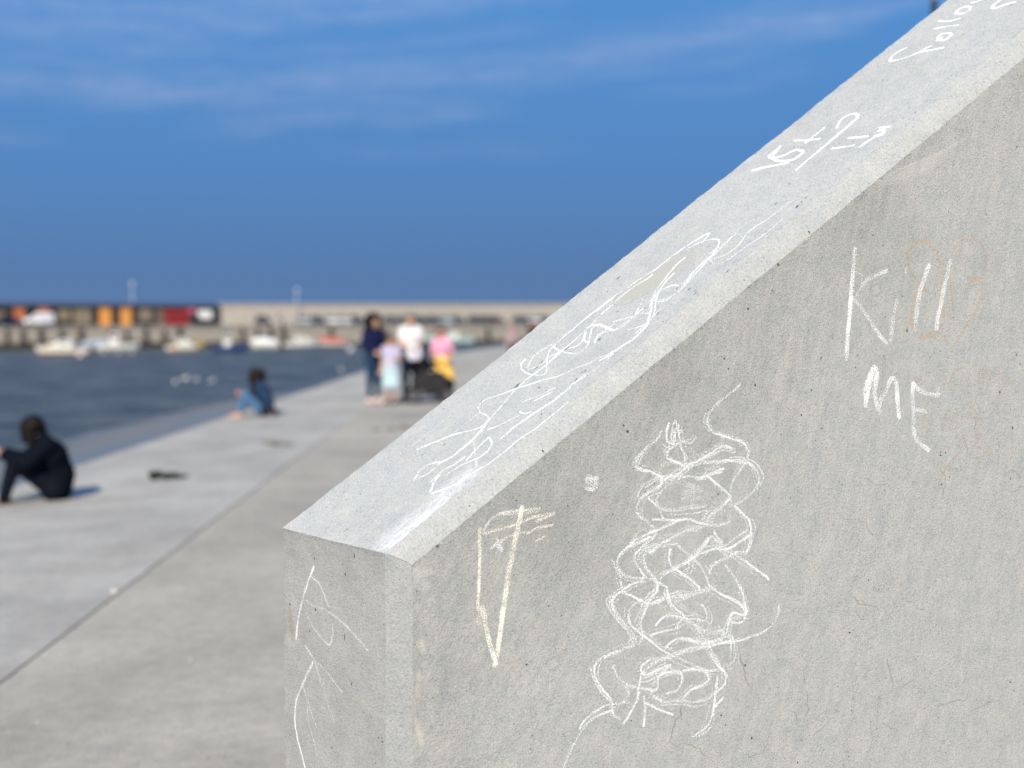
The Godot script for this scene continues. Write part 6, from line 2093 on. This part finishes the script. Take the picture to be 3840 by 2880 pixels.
	# the man sitting at the apron's edge, facing the water
	var sit := {
		"pelvis": Vector3(0, 0.115, 0.0), "waist": Vector3(0, 0.24, -0.03), "chest": Vector3(0, 0.42, 0.04), "neck": Vector3(0, 0.555, 0.12), "head": Vector3(0, 0.655, 0.205),
		"sl": Vector3(-0.175, 0.52, 0.10), "sr": Vector3(0.175, 0.52, 0.10), "el": Vector3(-0.22, 0.36, 0.28), "er": Vector3(0.22, 0.36, 0.28), "wl": Vector3(-0.10, 0.455, 0.45), "wr": Vector3(0.06, 0.45, 0.48),
		"hl": Vector3(-0.095, 0.10, 0.03), "hr": Vector3(0.095, 0.10, 0.03), "kl": Vector3(-0.13, 0.40, 0.36), "kr": Vector3(0.12, 0.38, 0.38), "al": Vector3(-0.12, 0.02, 0.47), "ar": Vector3(0.11, 0.01, 0.49), "tl": Vector3(-0.13, -0.025, 0.65), "tr": Vector3(0.13, -0.03, 0.67),
	}
	person("person in dark navy coat and trousers sitting hunched on the apron by the water", Vector3(-4.33, -0.074, -12.62), -1.15,
		stance(1.70, sit), {"top": cloth(Color(0.004, 0.006, 0.011)), "top_name": "coat", "sleeve": 1.88, "bulk": 0.018, "bottom": cloth(Color(0.007, 0.009, 0.016)), "leg": 1.93, "shoe": cloth(Color(0.035, 0.018, 0.014)), "face": Vector3(-0.95, -0.35, 0.35), "head_down": Vector3(0.15, -1, -0.2), "hair": bob_hair() + [cap(Vector3(0, 0.05, -0.035), Vector3(0, 0.055, 0.015), 0.10, 0.094)], "hair_color": mat(Color(0.007, 0.005, 0.004), 0.7), "palm": Vector3(0, -1, 0.2)})
	# the long haired one further along
	var sit2 := sit.duplicate()
	sit2["head"] = Vector3(0, 0.72, 0.13)
	sit2["neck"] = Vector3(0, 0.585, 0.08)
	sit2["chest"] = Vector3(0, 0.42, 0.03)
	sit2["sl"] = Vector3(-0.16, 0.535, 0.06)
	sit2["sr"] = Vector3(0.16, 0.535, 0.06)
	sit2["kl"] = Vector3(-0.12, 0.40, 0.33)
	sit2["kr"] = Vector3(0.12, 0.38, 0.34)
	sit2["al"] = Vector3(-0.12, 0.03, 0.47)
	sit2["ar"] = Vector3(0.10, 0.03, 0.44)
	sit2["tl"] = Vector3(-0.13, -0.015, 0.64)
	sit2["tr"] = Vector3(0.12, -0.015, 0.61)
	sit2["wl"] = Vector3(-0.10, 0.40, 0.38)
	sit2["wr"] = Vector3(0.30, 0.10, -0.12)
	sit2["er"] = Vector3(0.29, 0.32, -0.05)
	person("person with long dark hair, denim jacket and light blue jeans sitting barefoot on the apron", Vector3(-4.36, -0.08, -23.4), -1.35,
		stance(1.62, sit2), {"top": cloth(Color(0.020, 0.040, 0.085)), "top_name": "jacket", "sleeve": 1.7, "bulk": 0.035, "bottom": cloth(Color(0.075, 0.16, 0.30)), "bottom_name": "jeans", "leg": 1.80, "face": Vector3(-1.0, -0.2, 0.25), "hair": long_hair(0.36) + bob_hair() + curly_hair(1.3, 60, 3), "hair_color": M.hair})
	var hb := thing("shoulder_bag", "dark bag lying on the apron beside the barefoot person", "bag", Vector3(-4.24, -0.085, -23.25), 0.5)
	blob("pouch", [cap(Vector3(-0.09, 0.07, 0), Vector3(0.09, 0.07, 0), 0.07, 0.07), cap(Vector3(-0.07, 0.12, 0), Vector3(0.07, 0.12, 0), 0.05, 0.05)], 0.04, 0.02, cloth(Color(0.018, 0.018, 0.024)), hb)
	st = make()
	tube(st, [Vector3(-0.12, 0.12, 0), Vector3(-0.10, 0.16, 0.1), Vector3(0.05, 0.02, 0.2), Vector3(0.12, 0.1, 0.05)], 0.010)
	put("strap", st, M.black, hb)


func buggy() -> void:
	var o := thing("pushchair", "black pushchair with raised hood in front of the child in pink", "pushchair", Vector3(-1.60, 0, -25.75), 0.12)
	o.scale = Vector3.ONE * 1.08
	# handle to -x, front wheel to +x
	var st := make()
	for z in [-0.24, 0.24]:
		tube(st, [Vector3(-0.52, 0.98, z), Vector3(-0.40, 0.90, z), Vector3(0.30, 0.14, z)], 0.014)
		tube(st, [Vector3(-0.30, 0.14, z), Vector3(-0.02, 0.52, z), Vector3(0.12, 0.60, z)], 0.014)
		tube(st, [Vector3(-0.30, 0.14, z), Vector3(0.30, 0.14, z)], 0.012)
	put("frame", st, mat(Color(0.05, 0.05, 0.055), 0.5), o)
	st = make()
	tube(st, [Vector3(-0.52, 0.98, -0.24), Vector3(-0.56, 1.0, 0), Vector3(-0.52, 0.98, 0.24)], 0.02)
	put("handle", st, M.black, o)
	st = make()
	loft(st, [slab_ring(-0.22, 0.31, 0.20, 0.56), slab_ring(0.22, 0.31, 0.20, 0.56)])
	put("basket", st, cloth(Color(0.03, 0.03, 0.034)), o)
	blob("seat", [cap(Vector3(-0.16, 0.72, -0.14), Vector3(-0.16, 0.72, 0.14), 0.06, 0.06), cap(Vector3(-0.16, 0.66, 0), Vector3(0.0, 0.38, 0), 0.19, 0.19), cap(Vector3(0.0, 0.34, 0), Vector3(0.32, 0.32, 0), 0.18, 0.14)], 0.06, 0.022, cloth(Color(0.016, 0.016, 0.02)), o)
	st = make()
	var rings := []
	for i in 9:
		var a := PI * 0.92 - PI * 0.72 * i / 8.0
		var r := []
		for k in 9:
			var z := -0.25 + 0.5 * k / 8.0
			var rr := 0.36 * sqrt(maxf(1.0 - pow(z / 0.30, 2.0) * 0.45, 0.0))
			r.append(Vector3(-0.02 + cos(a) * rr, 0.50 + sin(a) * rr * 0.72, z))
		rings.append(r)
	loft(st, rings, false, false)
	put("hood", st, cloth(Color(0.012, 0.012, 0.014)), o)
	blob("blanket", [cap(Vector3(0.02, 0.50, -0.08), Vector3(0.02, 0.50, 0.10), 0.10, 0.10)], 0.03, 0.022, cloth(Color(0.42, 0.36, 0.36)), o)
	for w in [[-0.30, -0.26], [-0.30, 0.26], [0.30, -0.22], [0.30, 0.22]]:
		st = make()
		var pts := []
		for k in 17:
			pts.append(Vector3(w[0] + cos(TAU * k / 16.0) * 0.115, 0.14 + sin(TAU * k / 16.0) * 0.115, w[1]))
		tube(st, pts, 0.024, 0.024, 6)
		var wh := put("wheel", st, M.rubber, o)
		st = make()
		loft(st, [ring(Vector3(w[0], 0.14, w[1] - 0.012), Vector3.BACK, 0.095, 12), ring(Vector3(w[0], 0.14, w[1] + 0.012), Vector3.BACK, 0.095, 12)])
		put("rim", st, mat(Color(0.10, 0.10, 0.11), 0.5), wh)


# ============================================================ gulls, weed, stones, the near lamp post
func small_things() -> void:
	var gulls := [
		[Vector3(-21.5, WATER, -85.0), 0.4, 1.0, "white gull floating lowest and leftmost of the four together on the water"],
		[Vector3(-22.2, WATER, -90.4), 1.2, 1.0, "white gull close behind the leftmost of the four floating gulls"],
		[Vector3(-21.1, WATER, -89.3), -0.6, 0.9, "white gull third from the left of the four floating gulls"],
		[Vector3(-19.5, WATER, -86.4), 2.4, 0.95, "white gull floating rightmost and apart from the other three"],
		[Vector3(-13.5, WATER, -105.2), 0.2, 1.1, "lone pale gull on the water by the edge of the promenade"],
	]
	var first: Node3D = null
	for g in gulls:
		var o: Node3D
		if first == null:
			o = thing("gull", g[3], "gull", g[0], g[1], "gulls floating in the harbour")
			first = o
			blob("body", [cap(Vector3(0, 0.10, -0.12), Vector3(0, 0.11, 0.10), 0.085, 0.10), cap(Vector3(0, 0.12, -0.12), Vector3(0, 0.15, -0.30), 0.05, 0.015), cap(Vector3(0, 0.14, 0.12), Vector3(0, 0.25, 0.18), 0.055, 0.042), cap(Vector3(0, 0.27, 0.19), Vector3(0, 0.27, 0.215), 0.046, 0.038)], 0.04, 0.012, mat(Color(0.78, 0.77, 0.76), 0.7), o)
			blob("beak", [cap(Vector3(0, 0.265, 0.245), Vector3(0, 0.258, 0.30), 0.014, 0.006)], 0.01, 0.005, mat(Color(0.55, 0.38, 0.06), 0.5), o)
			for s in [-1.0, 1.0]:
				blob("wing", [cap(Vector3(s * 0.085, 0.16, 0.08), Vector3(s * 0.055, 0.17, -0.26), 0.036, 0.012)], 0.02, 0.009, mat(Color(0.40, 0.41, 0.43), 0.7), o)
		else:
			o = first.duplicate()
			o.name = numbered("gull")
			add_child(o)
			o.position = g[0]
			o.rotation.y = g[1]
			tag(o, g[3], "gull", "gulls floating in the harbour")
		o.scale = Vector3.ONE * g[2]
	var weeds := [
		[Vector3(-3.67, -0.045, -14.1), 0.24, 0.35, "dark green clump of seaweed lying on the pale apron", Color(0.018, 0.022, 0.012)],
		[Vector3(-1.72, 0.0, -19.6), 0.34, 0.30, "flat dark patch of seaweed on the beige path before the family", Color(0.16, 0.15, 0.125)],
		[Vector3(-3.10, -0.02, -17.5), 0.22, 0.22, "thin greyish seaweed strand near the pavement joint", Color(0.19, 0.19, 0.165)],
	]
	for w in weeds:
		var o := thing("seaweed_clump", w[3], "seaweed", w[0], 0.3, "seaweed washed onto the promenade")
		var r := RandomNumberGenerator.new()
		r.seed = int(w[1] * 1000)
		var b := []
		for i in 14:
			var p := Vector3(r.randfn(0, 0.42) * w[1], r.randf_range(0.005, 0.03), r.randfn(0, 0.42) * w[2])
			b.append(cap(p, p + Vector3(r.randf_range(-0.12, 0.12), 0.0, r.randf_range(-0.05, 0.05)), 0.022, 0.012))
		blob("strands", b, 0.02, 0.012, mat(w[4], 0.6), o)
	var stones := [[Vector3(-2.39, -0.01, -7.95), 0.022, "white pebble lying beside the pavement joint"], [Vector3(-1.55, 0.0, -6.35), 0.007, "tiny pale pebble on the beige path near the wall"], [Vector3(-1.93, 0.0, -5.35), 0.006, "tiny pale pebble on the beige path, lower left"]]
	for p in stones:
		var o := thing("pebble", p[2], "pebble", p[0], 0.0, "pebbles on the promenade")
		blob("stone", [cap(Vector3(-p[1] * 0.4, p[1] * 0.5, 0), Vector3(p[1] * 0.4, p[1] * 0.45, p[1] * 0.2), p[1] * 0.75, p[1] * 0.6)], 0.01, p[1] * 0.28, mat(Color(0.52, 0.50, 0.46), 0.8), o)
	var lamp := thing("street_lamp", "blurred lamp post with dark lower half standing behind the top of the chalked wall", "street lamp", Vector3(5.0, 0, -16.0))
	var st := make()
	tube(st, [Vector3.ZERO, Vector3(0, 0.6, 0), Vector3(0, 5.43, 0)], 0.045, 0.036, 12)
	put("lower_pole", st, mat(Color(0.02, 0.03, 0.05), 0.5), lamp)
	st = make()
	tube(st, [Vector3(0, 5.41, 0), Vector3(0, 7.2, 0)], 0.040, 0.034, 12)
	put("upper_pole", st, mat(Color(0.22, 0.23, 0.28), 0.5), lamp)
	st = make()
	loft(st, [ring(Vector3(0, 7.2, 0), Vector3.UP, 0.05), ring(Vector3(0, 7.3, 0), Vector3.UP, 0.16), ring(Vector3(0, 7.55, 0), Vector3.UP, 0.2), ring(Vector3(0, 7.7, 0), Vector3.UP, 0.05)])
	put("lantern", st, M.lamp, lamp)
	st = make()
	loft(st, [ring(Vector3(0, 0, 0), Vector3.UP, 0.12, 12), ring(Vector3(0, 0.5, 0), Vector3.UP, 0.09, 12), ring(Vector3(0, 0.6, 0), Vector3.UP, 0.05, 12)])
	put("base", st, M.black, lamp)
